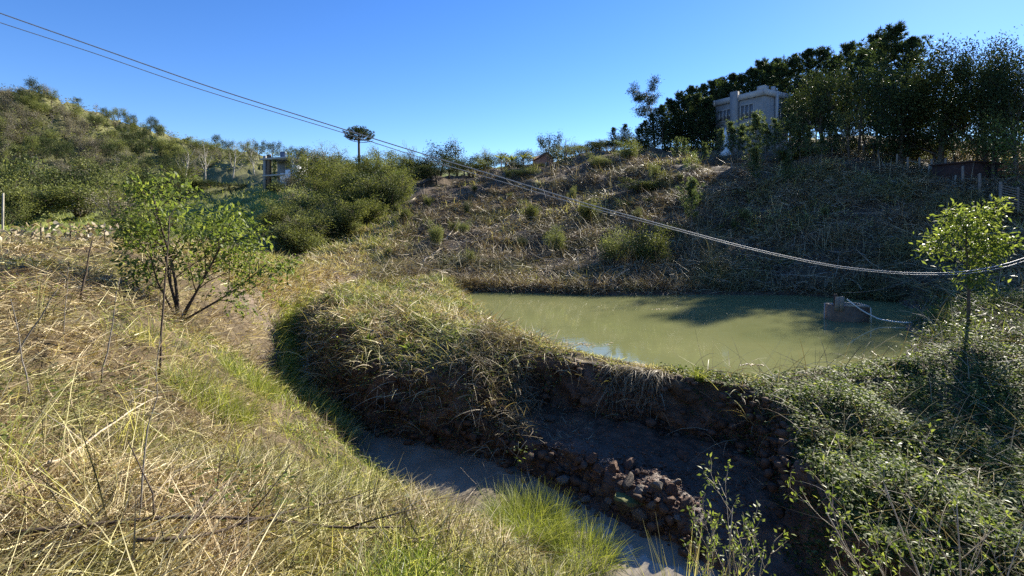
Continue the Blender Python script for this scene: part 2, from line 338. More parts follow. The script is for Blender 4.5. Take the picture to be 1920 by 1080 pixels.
def hits(px, py):
    """first ground points that pixels of the photograph see"""
    px = np.asarray(px, float); py = np.asarray(py, float); out = np.zeros((len(px), 3)); ok = np.zeros(len(px), bool)
    for i in range(0, len(px), 4000):
        a = px[i:i+4000,None]; b = py[i:i+4000,None]; X = (a-CX)/F*_YS; Z = CAMZ-(b-HY)/F*_YS; Yg = np.broadcast_to(_YS, X.shape)
        g = H(X.ravel(), Yg.ravel()).reshape(X.shape); m = Z <= g; k = m.argmax(1); j = np.arange(len(a)); ok[i:i+4000] = m.any(1)
        k0 = np.maximum(k-1, 0); d0 = (Z-g)[j,k0]; d1 = (Z-g)[j,k]; t = np.clip(d0/np.maximum(d0-d1, 1e-6), 0, 1); Y = _YS[k0]*(1-t)+_YS[k]*t; xx = (a[:,0]-CX)/F*Y
        out[i:i+4000] = np.stack([xx, Y, H(xx, Y)], -1)
    return out, ok
def hit(px, py): return hits([px],[py])[0][0]

def make_ground():
    ph, rr = _PH, _RR; x = GX.ravel(); y = GY.ravel(); z, dp, ds, sd, db = [g.ravel() for g in GRID]
    e = .06; gx = (H(x+e,y)-H(x-e,y))/(2*e); gy = (H(x,y+e)-H(x,y-e))/(2*e); sl = np.hypot(gx, gy)
    r = np.hypot(x, y); st = sstep(.8, 2.2, sl)*(r < 40)
    k = st*(fbm(z*3.5+x*1.0, x*1.6-y*1.6+z*1.0, 5, 51)*.62+fbm(z*9, x*7-y*7, 3, 53)*.16)
    v = np.stack([x+gx/np.maximum(sl,.1)*k, y+gy/np.maximum(sl,.1)*k, z+st*fbm(x*5,y*5,2,5)*.08], -1)
    na, nr = len(ph), len(rr); i = (np.arange(na-1)[:,None]*nr); j = np.arange(nr-1)[None,:]
    q = np.stack([i+j, i+j+1, i+nr+j+1, i+nr+j], -1).reshape(-1,4)[:, ::-1]
    mb = MB(); mb.add(v, q)
    # what the soil is: mud (wet stream bed and cut banks), pasture green, brush litter
    mud = np.clip(np.maximum((1-sstep(.0,.5,ds))*(r<34), np.maximum(1-sstep(.0,.45,db), st*(ds<2.2)*(r<34))), 0, 1)
    mud = np.maximum(mud, (1-sstep(.0,.35,dp)))
    hill = sstep(23, 26, y - .0*x)*sstep(-26,-8, x+ (y-24)*.22)*(y < 92)
    hill = np.maximum(hill, sstep(12,17,x)*sstep(16,22,y)*(y<92))
    past = sstep(48,62,y)*(1-hill)*(1-.5*sstep(112,126,r))
    me = mb.mesh('ground', ground_mat(), smooth=True)
    a = me.attributes.new('zone', 'FLOAT_COLOR', 'POINT')
    a.data.foreach_set('color', np.stack([mud, past, hill, np.ones_like(mud)], -1).ravel().astype(np.float32))
    o = link('ground', me); tag(o, 'uneven ground of the valley with banks, cleared slope and wooded hill', 'ground', kind='structure')
def ground_mat():
    m, nt, nd, l, bs = _nt('valley_soil')
    g = nd.new('ShaderNodeNewGeometry').outputs['Position']
    z = nd.new('ShaderNodeAttribute'); z.attribute_name = 'zone'; sp = nd.new('ShaderNodeSeparateColor'); l.new(z.outputs['Color'], sp.inputs[0])
    n1 = ntex(nd, l, 2.2, 8, .7, g); n2 = ntex(nd, l, .18, 5, .6, g); n3 = ntex(nd, l, 9, 6, .7, g)
    litter = ramp(nd, l, n1, [(.28,(.035,.024,.013)),(.5,(.09,.065,.033)),(.72,(.20,.155,.08))])
    mp = nd.new('ShaderNodeMapping'); mp.inputs['Scale'].default_value = (1.2, 1.2, 9); l.new(g, mp.inputs[0]); nb = ntex(nd, l, 1.0, 6, .7, mp.outputs[0])
    mud = ramp(nd, l, mnode(nd, l, 'ADD', mnode(nd, l, 'MULTIPLY', n1, .55), mnode(nd, l, 'MULTIPLY', nb, .45)), [(.34,(.035,.022,.014)),(.5,(.10,.062,.038)),(.62,(.17,.11,.07)),(.72,(.24,.17,.11))])
    past = ramp(nd, l, n2, [(.3,(.10,.12,.025)),(.5,(.15,.18,.04)),(.7,(.22,.22,.07))])
    hill = ramp(nd, l, n1, [(.25,(.032,.021,.013)),(.5,(.095,.065,.038)),(.75,(.19,.14,.085))])
    c = mixc(nd, l, sp.outputs[1], litter, past); c = mixc(nd, l, sp.outputs[2], c, hill); c = mixc(nd, l, sp.outputs[0], c, mud)
    l.new(c, bs.inputs['Base Color'])
    rg = mnode(nd, l, 'SUBTRACT', .95, mnode(nd, l, 'MULTIPLY', sp.outputs[0], mnode(nd, l, 'MULTIPLY', n2, .7)))
    l.new(rg, bs.inputs['Roughness']); bs.inputs['Specular IOR Level'].default_value = .35
    bump(nd, l, n3, .9, .05, bs)
    return m
make_ground()

# ------------------------------------------------------------------ water
def watermat(name, c1, c2, scale, wave, rough, spec=.5):
    m, nt, nd, l, bs = _nt(name)
    g = nd.new('ShaderNodeNewGeometry').outputs['Position']
    f = ntex(nd, l, scale, 4, .6, g, 1.0)
    l.new(ramp(nd, l, f, [(.3,c1),(.7,c2)]), bs.inputs['Base Color'])
    bs.inputs['Roughness'].default_value = rough; bs.inputs['IOR'].default_value = 1.33; bs.inputs['Specular IOR Level'].default_value = spec
    mp = nd.new('ShaderNodeMapping'); mp.inputs['Scale'].default_value = (1.0, 1.6, 1); l.new(g, mp.inputs[0])
    bump(nd, l, ntex(nd, l, 2.2, 4, .55, mp.outputs[0]), wave, .02, bs)
    return m
def pond():
    me = bpy.data.meshes.new('pond_water'); c = np.mean(POND, 0)
    P = [tuple(np.array(p)+(np.array(p)-c)/np.linalg.norm(np.array(p)-c)*.5) for p in POND]
    me.from_pydata([(p[0],p[1],0) for p in P], [], [tuple(range(len(P)))]); me.materials.append(watermat('murky_pond_water', (.16,.172,.07), (.205,.21,.088), .25, .06, .03))
    o = link('pond_water', me); tag(o, 'still murky olive green pond water behind the earth dam', 'pond', kind='structure')
    # stream: a ribbon along the bed
    S = STREAM[:-1]; t = np.linspace(0, len(S)-1, 90); cs = np.stack([np.interp(t, np.arange(len(S)), S[:,k]) for k in range(4)], -1)
    d = nrm(np.gradient(cs[:,:2], axis=0)); n = np.stack([-d[:,1], d[:,0]], -1); w = cs[:,3:]+.15
    v = np.concatenate([np.c_[cs[:,:2]+n*w, cs[:,2]+.0], np.c_[cs[:,:2]-n*w, cs[:,2]+.0]]); k = len(t)
    mb = MB(); mb.add(v, [(i, i+1, k+i+1, k+i) for i in range(k-1)][0:])
    me = mb.mesh('stream_water', watermat('brown_stream_water', (.16,.13,.09), (.30,.26,.19), .9, .22, .05, .6), True)
    me.flip_normals() if me.polygons[0].normal.z < 0 else None
    tag(link('stream_water', me), 'shallow brown stream running between the banks', 'stream', kind='structure')
pond()

# ------------------------------------------------------------------ grass, brush, creepers: stuff nobody could count
U = RNG.uniform
def spread(C, per, R, kz=False):
    """per copies round every centre, put back on the ground"""
    P = np.repeat(C[:,:2], per, 0); P = P + RNG.normal(0, 1, P.shape)*np.repeat(np.broadcast_to(R, (len(C),)), per)[:,None]
    if kz: return np.c_[P, np.repeat(C[:,2], per)+RNG.normal(0,.5,len(P))*np.mean(R)]
    return np.c_[P, H(P[:,0], P[:,1])]
def proud(C, lo=.05, hi=.30):
    gx, gy = slope_at(C[:,0], C[:,1], .08); g = np.hypot(gx, gy); k = sstep(.8, 2.2, g)*U(lo, hi, len(C)); return C - np.c_[gx/np.maximum(g,.1)*k, gy/np.maximum(g,.1)*k, 0*k]
def field(mb, C, per, R, L, W, lean, curl, azsd=9, segs=3, rr=(0,1), lift=(-.03,.02), az0=None, wk=.0011, mi=0, grow_far=.012, ls=None, kz=False):
    """grass blades in clumps; a clump shares a heading"""
    if len(C) == 0: return
    n = len(C)*per; P = spread(C, per, R, kz); dist = np.hypot(P[:,0], P[:,1])
    P[:,2] += U(*lift, n); ca = U(0, 2*pi, len(C)) if az0 is None else az0; az = np.repeat(np.broadcast_to(ca, (len(C),)), per) + RNG.normal(0, azsd, n)
    cs = np.repeat(U(.7,1.25,len(C)), per); cr = np.repeat(U(-.22,.22,len(C)), per)
    ln = U(*L, n)*cs*(1+grow_far*dist)
    if ls is not None: ln = ln*np.repeat(ls, per)
    blades(mb, P, az, U(*lean, n), U(*curl, n), ln, np.maximum(U(*W, n), wk*dist*U(.7,1.2,n)), segs, np.clip(rr[0]+(rr[1]-rr[0])*edgy(n)+cr, 0, 1), mi)
def edgy(n):
    u = U(-1,1,n); return .5+.5*np.sign(u)*np.abs(u)**.55
def leafield(mb, C, per, R, L, W, hgt, rr=(0,1), mi=0, wk=.002, upn=.5, kz=False):
    n = len(C)*per; P = spread(C, per, R, kz); P[:,2] += U(0,1,n)**1.3*np.repeat(np.broadcast_to(hgt, (len(C),)), per); dist = np.hypot(P[:,0], P[:,1])
    th = U(0, 2*pi, n); d = np.c_[np.cos(th), np.sin(th), U(-.35,.5,n)]; up = np.c_[RNG.normal(0,upn,(n,2)), np.ones(n)]; k = np.maximum(1, dist*wk/np.mean(L))
    cr = np.repeat(U(-.25,.25,len(C)), per)
    leaves(mb, P, d, up, U(*L,n)*k, U(*W,n)*k, np.clip(U(*rr,n)+cr,0,1), mi)
def stuff(name, mb, mats, label, cat): return tag(mb.build(name, mats), label, cat, kind='stuff')
def sample_r(n, r0, r1, a0, a1):
    """random ground places in a ring sector, denser towards the camera"""
    r = r0*(r1/r0)**U(0,1,n); a = np.radians(U(a0,a1,n)); return r*np.sin(a), r*np.cos(a)
def slope_at(x, y, e=.15):
    gx = (H(x+e,y)-H(x-e,y))/(2*e); gy = (H(x,y+e)-H(x,y-e))/(2*e); return gx, gy

def near_grass():
    x, y = sample_r(15500, 1.5, 48, -58, 34); z, dp, ds, sd, db = H(x, y, True)
    k = (sd < 0) & (ds > .06) & (dp > .3) & (db > .2) & ((y < 31) | (x > -24)); x, y, z, ds = x[k], y[k], z[k], ds[k]; C = np.c_[x,y,z]; r = np.hypot(x,y)
    g = fbm(x*.35, y*.35, 3, 77)*1.7 + fbm(x*1.3,y*1.3,2,78)*.9 + .80*(1-sstep(.3,3.4,ds)) - .45*sstep(9,17,r) - .22*sstep(-3,-7,x)
    m1 = g > .34; m2 = (g > -.02) & ~m1; m3 = ~m1 & ~m2; low = .45+.55*sstep(.2,1.8,ds)
    tone = np.clip(.5+1.3*fbm(x*1.9,y*1.9,3,35),0,1)
    mb = MB(); c = C[m1]; field(mb, c, 13, .08+.010*r[m1], (.10,.30), (.005,.010), (.0,.9), (.2,1.5), ls=low[m1]); stuff('green_grass', mb, M['green'], 'fresh green grass growing in patches on the near bank beside the stream', 'grass')
    mb = MB(); c = C[m2]; field(mb, c, 9, .10+.010*r[m2], (.10,.32), (.005,.010), (.2,1.4), (.1,1.3), 1.3, ls=low[m2]); field(mb, c[::2], 6, .12+.01*r[m2][::2], (.1,.3), (.004,.0095), (1.1,1.7), (-.5,.5), segs=2, lift=(.02,.14)); stuff('olive_grass', mb, M['olive'], 'yellow green half dry grass on the near bank', 'grass')
    mb = MB(); c = C[m3]; field(mb, c, 8, .12+.010*r[m3], (.14,.46), (.004,.0095), (.6,1.5), (.1,.9), .7, ls=low[m3]); field(mb, c, 5, .14+.01*r[m3], (.1,.45), (.004,.0095), (1.1,1.75), (-.5,.5), segs=2, lift=(.02,.16)); stuff('straw_grass', mb, M['straw'], 'pale dry straw grass lying in tangles on the near bank', 'grass')
    # brown dead weeds and leafy weeds in patches
    vb = vnoise(x*.8,y*.8,33); q = U(0,1,len(x)); t = (vb > .62) & (q < .5); mb = MB(); field(mb, C[t], 9, .10+.01*r[t], (.08,.32), (.004,.010), (.5,1.7), (-.8,.8), 9, 3, (0,.8), (0,.16)); leafield(mb, C[t][::2], 6, .12, (.02,.06), (.012,.03), .16, (0,.8), upn=1.0); stuff('dead_weeds', mb, M['brush'], 'brown dead weeds matted in patches on the near bank', 'weeds')
    t = (vnoise(x*1.1,y*1.1,34) > .70) & (q > .6) & (r < 16); mb = MB(); leafield(mb, C[t], 12, .08, (.03,.08), (.015,.035), .22, (.1,1)); stuff('bank_herbs', mb, M['bright_leaf'], 'small leafy herbs among the grass of the near bank', 'herbs')
    # tall rank clumps at the left edge
    t = (x < -2.2) & (r < 9) & (U(0,1,len(x)) < .014); mb = MB(); field(mb, C[t], 26, .10, (.35,.9), (.004,.0095), (.1,.8), (.3,1.1), .5); stuff('rank_grass', mb, M['olive'], 'long arching pale grass rising in clumps at the left of the near bank', 'grass')
near_grass()
def mound_veg():
    x = U(-9,1.2,16000); y = U(10.2,30,16000); z, dp, ds, sd, db = H(x, y, True)
    m = (sd > 0) & (ds > .1) & (dp > .15) & (db > .12) & (y < 27+fbm(x,y,2,1)*4); x, y, z = x[m], y[m], z[m]
    gx, gy = slope_at(x, y); s = np.hypot(gx, gy); top = s < .9; C = np.c_[x,y,z]; q = U(0,1,len(x)); nf = y < 15.5
    mb = MB(); c = C[top & nf & (q < .30)]; field(mb, c, 6, .16, (.2,.55), (.010,.022), (.8,1.75), (-.4,.7), 1.5, 4, (.25,1), (.0,.14)); field(mb, c, 6, .2, (.1,.4), (.006,.012), (1.1,1.7), (-.5,.5), 9, 2, (.1,.9), (.02,.12)); stuff('cut_cane_grass', mb, M['straw'], 'flopped straw coloured cane leaves covering the mound between stream and pond', 'grass')
    mb = MB(); c = C[top & ~nf & (q < .26)]; field(mb, c, 7, .22, (.2,.5), (.01,.016), (.6,1.5), (.2,.9), .9, 3, (.1,1), (0,.08)); stuff('mound_straw', mb, M['straw'], 'matted straw grass on the mound behind the cane leaves', 'grass')
    vn = vnoise(x*.9,y*.9,16); k = top & (vn > .42) & (q > .4) & (q < .75) & (y < 20); mb = MB(); leafield(mb, C[k], 12, .15, (.035,.085), (.02,.045), .18, (.1,1), upn=.7); stuff('mound_leaf_cover', mb, M['cover'], 'low green creeper leaves patching the top of the mound', 'creeper')
    mb = MB(); c = C[top & (q > .92)]; leafield(mb, c, 10, .10, (.05,.13), (.025,.05), .22, (.3,1)); field(mb, c, 8, .12, (.15,.35), (.008,.012), (0,.8), (.2,1)); stuff('mound_weeds', mb, M['bright_leaf'], 'bright green weeds sprouting among the flopped cane leaves', 'weeds')
    mb = MB(); c = C[~top & (q < .8)]; leafield(mb, c, 26, .16, (.03,.07), (.018,.035), .12, (0,.9)); stuff('mound_creeper', mb, M['cover'], 'dark creeper leaves over the steep face of the mound above the stream', 'creeper')
    mb = MB(); c = C[~top & (q > .88)]; field(mb, c, 5, .15, (.3,.8), (.006,.012), (.9,1.6), (.7,1.4), .8, 4, (.2,1), (.05,.2), az0=-pi/2); stuff('mound_dry_leaves', mb, M['straw'], 'dry strap leaves drooping down the face of the mound', 'grass')
mound_veg()
CLODS = []
def dam_hang():
    b = np.array(BASIN[:5]); t = U(0, 4, 900); i = np.minimum(t.astype(int), 3); f = (t-i)[:,None]; p = b[i]*(1-f)+b[i+1]*f
    nx = U(.10,.44,len(p)); p = p + np.c_[nx*.45, nx*.9]; z = H(p[:,0], p[:,1]); k = (vnoise(p[:,0]*1.6, p[:,1]*1.6, 8) > .52) & (z > -.6); C = np.c_[p, z][k]
    mb = MB(); field(mb, C, 7, .06, (.15,.6), (.006,.012), (.9,1.6), (.8,1.6), .8, 4, (0,1), (.0,.08), az0=-pi/2-.3); stuff('dam_roots', mb, M['hang'], 'dry roots and runners hanging from the crumbling edge of the dam', 'roots')
    n = 2200; x = U(-1.7,.8,n); y = U(9.6,12.3,n); z, dp, ds, sd, db = H(x, y, True)
    m = (sd > 0) & (ds > .1) & (db > -.35) & (z > -1.1) & (dp > .2) & (U(0,1,n) < np.exp(-((x+.25)/.5)**2)*(.25+1.2*vnoise(x*3,y*3,4))); C = np.c_[x,y,z+.03][m]
    mb = MB(); field(mb, C, 7, .16, (.12,.55), (.005,.012), (.4,1.8), (-.2,1.6), 1.3, 4, (0,1), (.0,.2), az0=-pi/2+.2); stuff('root_curtain', mb, M['hang'], 'tangled curtain of dry runners hanging over the corner of the mound', 'roots')
    mb = MB(); leafield(mb, C[::2], 7, .16, (.03,.08), (.018,.04), .2, (.2,1)); stuff('corner_creeper', mb, M['cover'], 'small creeper leaves among the dry runners at the corner of the mound', 'creeper')
    # overgrowth of the cut faces
    n = 40000; x = U(-9,5.2,n); y = U(8.6,22,n); z, dp, ds, sd, db = H(x, y, True); gx, gy = slope_at(x, y, .08); st = np.hypot(gx, gy) > .9
    m = (sd > 0) & st & (ds > .02) & (dp > .15) & ((x < .6) | (db > -.1)); top = np.clip((z+1.3)/1.6, 0, 1); vn = vnoise(x*1.1,y*1.1,15)
    right = x > .5; keep = m & (U(0,1,n) < np.where(right, .10+.35*(top > .6)*(vn > .4), .25+.75*top))
    C = proud(np.c_[x,y,z][keep], .05, .38); q = U(0,1,len(C)); v2 = vn[keep]; t2 = top[keep]; rg = right[keep]
    k = (q < .62) & (~rg | (v2 > .5)); mb = MB(); leafield(mb, C[k], 9, .11, (.035,.085), (.02,.045), .12, (0,1), kz=True, upn=.8); stuff('bank_creeper', mb, M['cover'], 'leafy creeper draped over the cut faces of the mound and dam', 'creeper')
    k = (q > .62) & (q < .86); mb = MB(); field(mb, C[k], 5, .10, (.15,.6), (.005,.012), (.7,1.8), (.2,1.5), 1.0, 4, (.1,1), (.0,.15), az0=-pi/2-.2, kz=True); stuff('bank_runners', mb, M['hang'], 'dry runners and roots hanging down the cut faces', 'roots')
    k = (q > .86) & (t2 > .45); mb = MB(); field(mb, C[k], 6, .12, (.2,.7), (.007,.016), (.4,1.6), (.3,1.5), 1.0, 4, (.2,1), (.0,.2), az0=-pi/2-.4, kz=True); stuff('bank_straps', mb, M['straw'], 'straw coloured strap leaves drooping over the edge of the mound', 'grass')
    n = 26000; x = U(-9,.4,n); y = U(9.8,22,n); z, dp, ds, sd, db = H(x, y, True)
    m = (sd < 0) & (ds > -.02) & (ds < .5) & (y > 10.2); C = np.c_[x,y,z][m]; C = C[U(0,1,len(C)) < .5]; mb = MB(); field(mb, C, 9, .12, (.15,.5), (.006,.012), (.3,1.4), (.2,1.2), 1.2, 3, (.1,1), (0,.1), az0=0.4); stuff('channel_grass', mb, M['green'], 'grass leaning over the narrow channel from the near bank', 'grass')
    # crumbly earth stuck in the cut faces
    n = 16000; x = U(-5,5.4,n); y = U(7,13,n); z, dp, ds, sd, db = H(x, y, True); gx, gy = slope_at(x, y, .08); m = (np.hypot(gx,gy) > 1.0) & (dp > .15) & (sd > 0); P = proud(np.c_[x,y,z][m][:2200], .0, .22)
    CLODS.append(P)
    c = np.array([(.9,12.5),(2.3,11.35),(3.9,10.5),(5.0,10.1)]); t = U(0,2.999,420); i = t.astype(int); f = (t-i)[:,None]; p = c[i]*(1-f)+c[i+1]*f + RNG.normal(0,.14,(420,2)); C = np.c_[p, H(p[:,0],p[:,1])]
    mb = MB(); field(mb, C, 9, .08, (.04,.13), (.006,.012), (.2,1.5), (.1,1.0)); stuff('crest_grass', mb, M['olive'], 'short mossy grass along the top of the dam', 'grass')
dam_hang()
def vine_bank():
    x, y = sample_r(26000, 5, 24, 15, 56); z, dp, ds, sd, db = H(x, y, True); e = fbm(x*.9,y*.9,3,91)*.7
    m = (sd > 0) & (dp > .12) & (db > .1+e*.35) & (ds > .3) & (x > 3.4+e) & (y < 19); C = np.c_[x,y,z][m]; q = U(0,1,len(C)); vn = vnoise(C[:,0]*1.5,C[:,1]*1.5,5); shore = sstep(.1,2.2,dp[m]); lump = .06+(.10+.40*shore)*np.clip(vn-.3,0,1)
    mb = MB(); k = (q < .36+.3*vn); leafield(mb, C[k], 15, .14, (.04,.09), (.024,.05), lump[k], (-.1,1), upn=.55); k2 = k & (vn > .5) & (q < .25) & (shore > .7); leafield(mb, C[k2]+[0,0,.15], 10, .07, (.05,.10), (.02,.04), .35, (.4,1), upn=.4); stuff('vine_cover', mb, M['cover'], 'dense small leaved creeper smothering the right bank', 'creeper')
    mb = MB(); k = q > .965; field(mb, C[k], 5, .2, (.3,1.0), (.004,.009), (.3,1.7), (-.3,1.5), 9, 4, (.1,1), (.05,.25)); stuff('vine_stems', mb, M['hang'], 'dry stems threading through the creeper on the right bank', 'stems')
    mb = MB(); k = (q > .84) & (q < .91) & (C[:,1] > 11.5); leafield(mb, C[k], 16, .16, (.06,.14), (.025,.05), .45, (.3,1)); field(mb, C[k], 6, .15, (.2,.5), (.01,.014), (0,.9), (.2,1.2)); stuff('vine_weeds', mb, M['bright_leaf'], 'yellow green weeds round the foot of the small bankside tree', 'weeds')
    x = U(-.3,4.6,400); y = U(8,11.2,400); z, dp, ds, sd, db = H(x,y,True); k = (db < .1) & (fbm(x*.8,y*.8,2,13) > .0)
    mb = MB(); field(mb, np.c_[x,y,z][k], 8, .12, (.06,.25), (.006,.01), (1.0,1.7), (-.4,.5), 9, 2); stuff('basin_litter', mb, M['hang'], 'sparse straw on the basin floor below the dam', 'litter')
vine_bank()
def slope_brush():
    px = U(520,1960,14500); py = 562-(U(0,1,14500)**.9)*290; C, ok = hits(px, py); x, y = C[:,0], C[:,1]; z, dp, ds, sd, db = H(x, y, True)
    lim = np.interp(y, [20,30,40,50,60,70,90], [-9,-12,-15,-14.5,-11,-8,-4])
    m = ok & (dp > .2) & (y > 17) & (y < 95) & (x > lim) & ((y > 24) | (x > 15)) & (sd > 0); C = C[m]; x, y = C[:,0], C[:,1]; k = fbm(x*.16,y*.16,4,61); q = U(0,1,len(C))
    sk = vnoise(x*.20+y*.08, y*.8-x*.28, 73)*.65+vnoise(x*.6,y*2.0-x*.6,74)*.35; kp = (sk > .40) | (U(0,1,len(C)) < .22); C = C[kp]; x, y, k, q = x[kp], y[kp], k[kp], q[kp]
    pile = np.clip(vnoise(x*.5,y*.5,71)*1.5-.55, 0, 1)
    mb = MB(); c = C.copy(); c[:,2] += 0; hh = pile*.5
    a = U(0,2*pi,len(C))
    for lo, hi, lf in ((0,.4,.05),(.4,.75,.14),(.75,1,.28)):
        s = (q >= lo) & (q < hi); field(mb, C[s], 8, .45, (.2,.8), (.012,.03), (1.0,1.8), (-.7,.7), .9, 2, (0,.85), (-.02,lf), wk=.0009, grow_far=.008)
    s = pile > .15; n0 = C[s]; n0[:,2] += 0; field(mb, n0, 6, .4, (.25,.9), (.012,.03), (.9,1.8), (-.8,.8), 1.2, 2, (.2,1), (.1,.6), wk=.0009, grow_far=.008)
    leafield(mb, C[q < .7], 8, .5, (.08,.18), (.04,.09), .3, (-.1,.85), upn=1.2, wk=.0022)
    stuff('slope_brush', mb, M['brush'], 'slashed grey brown brush and dry stems lying over the cleared hillside', 'brush')
    mb = MB(); s = (k > .09) & (q < .35); field(mb, C[s], 8, .35, (.2,.6), (.012,.02), (0,1.1), (.1,1.1), 9, 2, (.1,1), wk=.0011); leafield(mb, C[s][::2], 8, .3, (.07,.14), (.035,.06), .5, (.3,1)); stuff('slope_weeds', mb, M['olive'], 'olive regrowth of weeds in patches on the cleared hillside', 'weeds')
    mb = MB(); s = (k < .02) & (q > .93); field(mb, C[s], 9, .25, (.5,1.3), (.012,.02), (0,.6), (-.1,.9), 9, 3, (.2,1), wk=.0009); stuff('slope_stalks', mb, M['brush'], 'dead weed stalks standing on the cleared hillside', 'stalks')
    pp = np.array(POND[:9]); t = U(0,8,700); i = np.minimum(t.astype(int),7); f = (t-i)[:,None]; q = pp[i]*(1-f)+pp[i+1]*f; q = q + np.c_[np.zeros(len(q)), np.abs(RNG.normal(0,.5,len(q)))+.15]; zz = H(q[:,0],q[:,1]); k = zz > -.02
    mb = MB(); field(mb, np.c_[q,zz][k], 13, .2, (.3,.8), (.014,.024), (.1,1.2), (.3,1.5), 1.2, 3); stuff('shore_sedge', mb, M['brush'], 'rank dry grass and sedge along the far edge of the pond', 'sedge')
slope_brush()
def ravine_straw():
    px = U(330,760,3400); py = U(430,565,3400); C, ok = hits(px, py); z, dp, ds, sd, db = H(C[:,0], C[:,1], True); lim = np.interp(C[:,1], [20,30,40,50], [-9,-12,-15,-14.5])
    m = ok & (C[:,1] > 16) & (C[:,1] < 48) & (ds > .12) & (dp > .4) & ((sd < 0) | (C[:,1] > 25)) & (C[:,0] > -26); C = C[m]; q = U(0,1,len(C))
    mb = MB(); k = q < .7; field(mb, C[k], 8, .3, (.2,.55), (.014,.024), (.5,1.5), (.1,.9), .9, 2, (.1,1), (0,.1)); stuff('ravine_straw', mb, M['straw'], 'pale straw grass on the rounded bank above the ravine', 'grass')
    mb = MB(); k = q > .7; field(mb, C[k], 9, .3, (.15,.4), (.014,.024), (.1,1.2), (.1,1.0), 9, 2, (.1,1), (0,.05)); stuff('ravine_olive', mb, M['olive'], 'olive grass on the rounded bank above the ravine', 'grass')
ravine_straw()
def hill_growth():
    px = U(-200,640,6000); py = U(150,372,6000); C, ok = hits(px, py); m = ok & (C[:,1] > 112) & (C[:,1] < 330) & ~((px > 375) & (px < 560) & (py > 318)); C = C[m]; q = U(0,1,len(C)); n = vnoise(C[:,0]*.03,C[:,1]*.03,41)
    for lo, hi, mt, nm, lb in ((.0,.36,'grey_scrub','hill_scrub','grey leafless undergrowth between the trees of the wooded hill'),(.36,.62,'pale_leaf','hill_undergrowth','pale green undergrowth between the trees of the wooded hill'),(.62,1.1,'mid_leaf','hill_thicket','olive thicket between the trees of the wooded hill')):
        k = (n*.75+q*.25 >= lo) & (n*.75+q*.25 < hi); mb = MB(); leafield(mb, C[k], 9, 1.2, (.5,.9), (.2,.42), 4.5, (0,1), upn=1.0, wk=.0028); stuff(nm, mb, M[mt], lb, 'undergrowth')
hill_growth()
def pasture():
    px = U(-60,760,3000); py = U(345,470,3000); C, ok = hits(px,py); m = ok & (C[:,1] > 32) & (C[:,1] < 130); z, dp, ds, sd, db = H(C[:,0],C[:,1],True); C = C[m & (ds > .3)]
    mb = MB(); field(mb, C, 8, .02*C[:,1], (.15,.4), (.02,.03), (.1,1.0), (.1,.9), 9, 2, wk=.0011); stuff('pasture_grass', mb, M['pasture'], 'short grazed grass of the valley pasture', 'grass')
pasture()

# ------------------------------------------------------------------ trees
def perp(d):
    d = nrm(d); a = np.cross(d, [0,0,1.]) if abs(d[2]) < .95 else np.cross(d, [1.,0,0]); a = nrm(a); return a, np.cross(d, a)
def grow(rng, mb, p, d, L, r, lvl, P, tips):
    k = P['seg'][lvl]; pts = [np.array(p, float)]; d = nrm(d); dirs = [d]
    for i in range(k):
        d = nrm(d + rng.normal(0, P['wob'][lvl], 3) + np.array([0,0,P['up'][lvl]])); pts.append(pts[-1]+d*L/k); dirs.append(d)
    rad = np.linspace(r, r*P['taper'], k+1); tube(mb, pts, rad, 6 if lvl == 0 else (4 if lvl == 1 else 3), rnd=.5)
    last = lvl == P['levels']-1
    if last:
        for i in range(1, k+1): tips.append((pts[i], dirs[i], lvl))
        return
    n = P['n'][lvl]
    for i in range(n):
        t = P['from'][lvl] + (1-P['from'][lvl])*(i+rng.uniform(.1,.9))/n; j = min(int(t*k), k-1); f = t*k-j
        q = pts[j]*(1-f)+pts[j+1]*f; a, b = perp(dirs[j]); th = i*2.4+rng.uniform(-.5,.5)
        an = radians(P['ang'][lvl])*rng.uniform(.75,1.25)
        nd = dirs[j]*cos(an) + (a*cos(th)+b*sin(th))*sin(an)
        grow(rng, mb, q, nd, L*P['len'][lvl]*(1-P.get('cone',.35)*t)*rng.uniform(.75,1.2), max(r*P['thin'][lvl]*(1-.5*t), .003), lvl+1, P, tips)
    if P.get('lead', True): tips.append((pts[-1], dirs[-1], lvl))
def foliage(rng, mb, tips, k, spread, L, W, droop=0.0, updir=.6, flat=1.0):
    if not tips: return
    tips = [t for t in tips if rng.uniform() > .2]
    p = np.array([t[0] for t in tips]); d = np.array([t[1] for t in tips]); n = len(p)
    p = np.repeat(p, k, 0); d = np.repeat(d, k, 0); m = len(p); clump = np.repeat(rng.uniform(0,1,n), k)
    off = rng.normal(0, 1, (m,3))*np.array([spread, spread, spread*flat]); p = p + off
    dd = nrm(d*.6 + rng.normal(0,.7,(m,3)) + nrm(off)*.5 - np.array([0,0,droop])); up = nrm(rng.normal(0,.55,(m,3)) + np.array([0,0,updir]))
    rn = np.clip(.7*clump + .3*rng.uniform(0,1,m), 0, 1)
    leaves(mb, p, dd, up, L*rng.uniform(.6,1.25,m), W*rng.uniform(.6,1.25,m), rn)
def norm_height(parts_, h=None): return parts_
class Tree:
    """trunk + crown meshes, made once; placed many times"""
    def __init__(s, trunk, crown, h, w): s.trunk = trunk; s.crown = crown; s.h = h; s.w = w
def finish(name, tm, cm, bark, leaf):
    z = []; w = []
    for m in (tm, cm):
        if m and m.v:
            v = np.concatenate(m.v); z.append(np.percentile(v[:,2], 99.7)); w.append(np.percentile(np.hypot(v[:,0], v[:,1]), 96)*2)
    return Tree(tm.mesh(name+'_trunk', M[bark], True) if tm and tm.v else None, cm.mesh(name+'_crown', M[leaf]) if cm and cm.v else None, max(z), max(w))
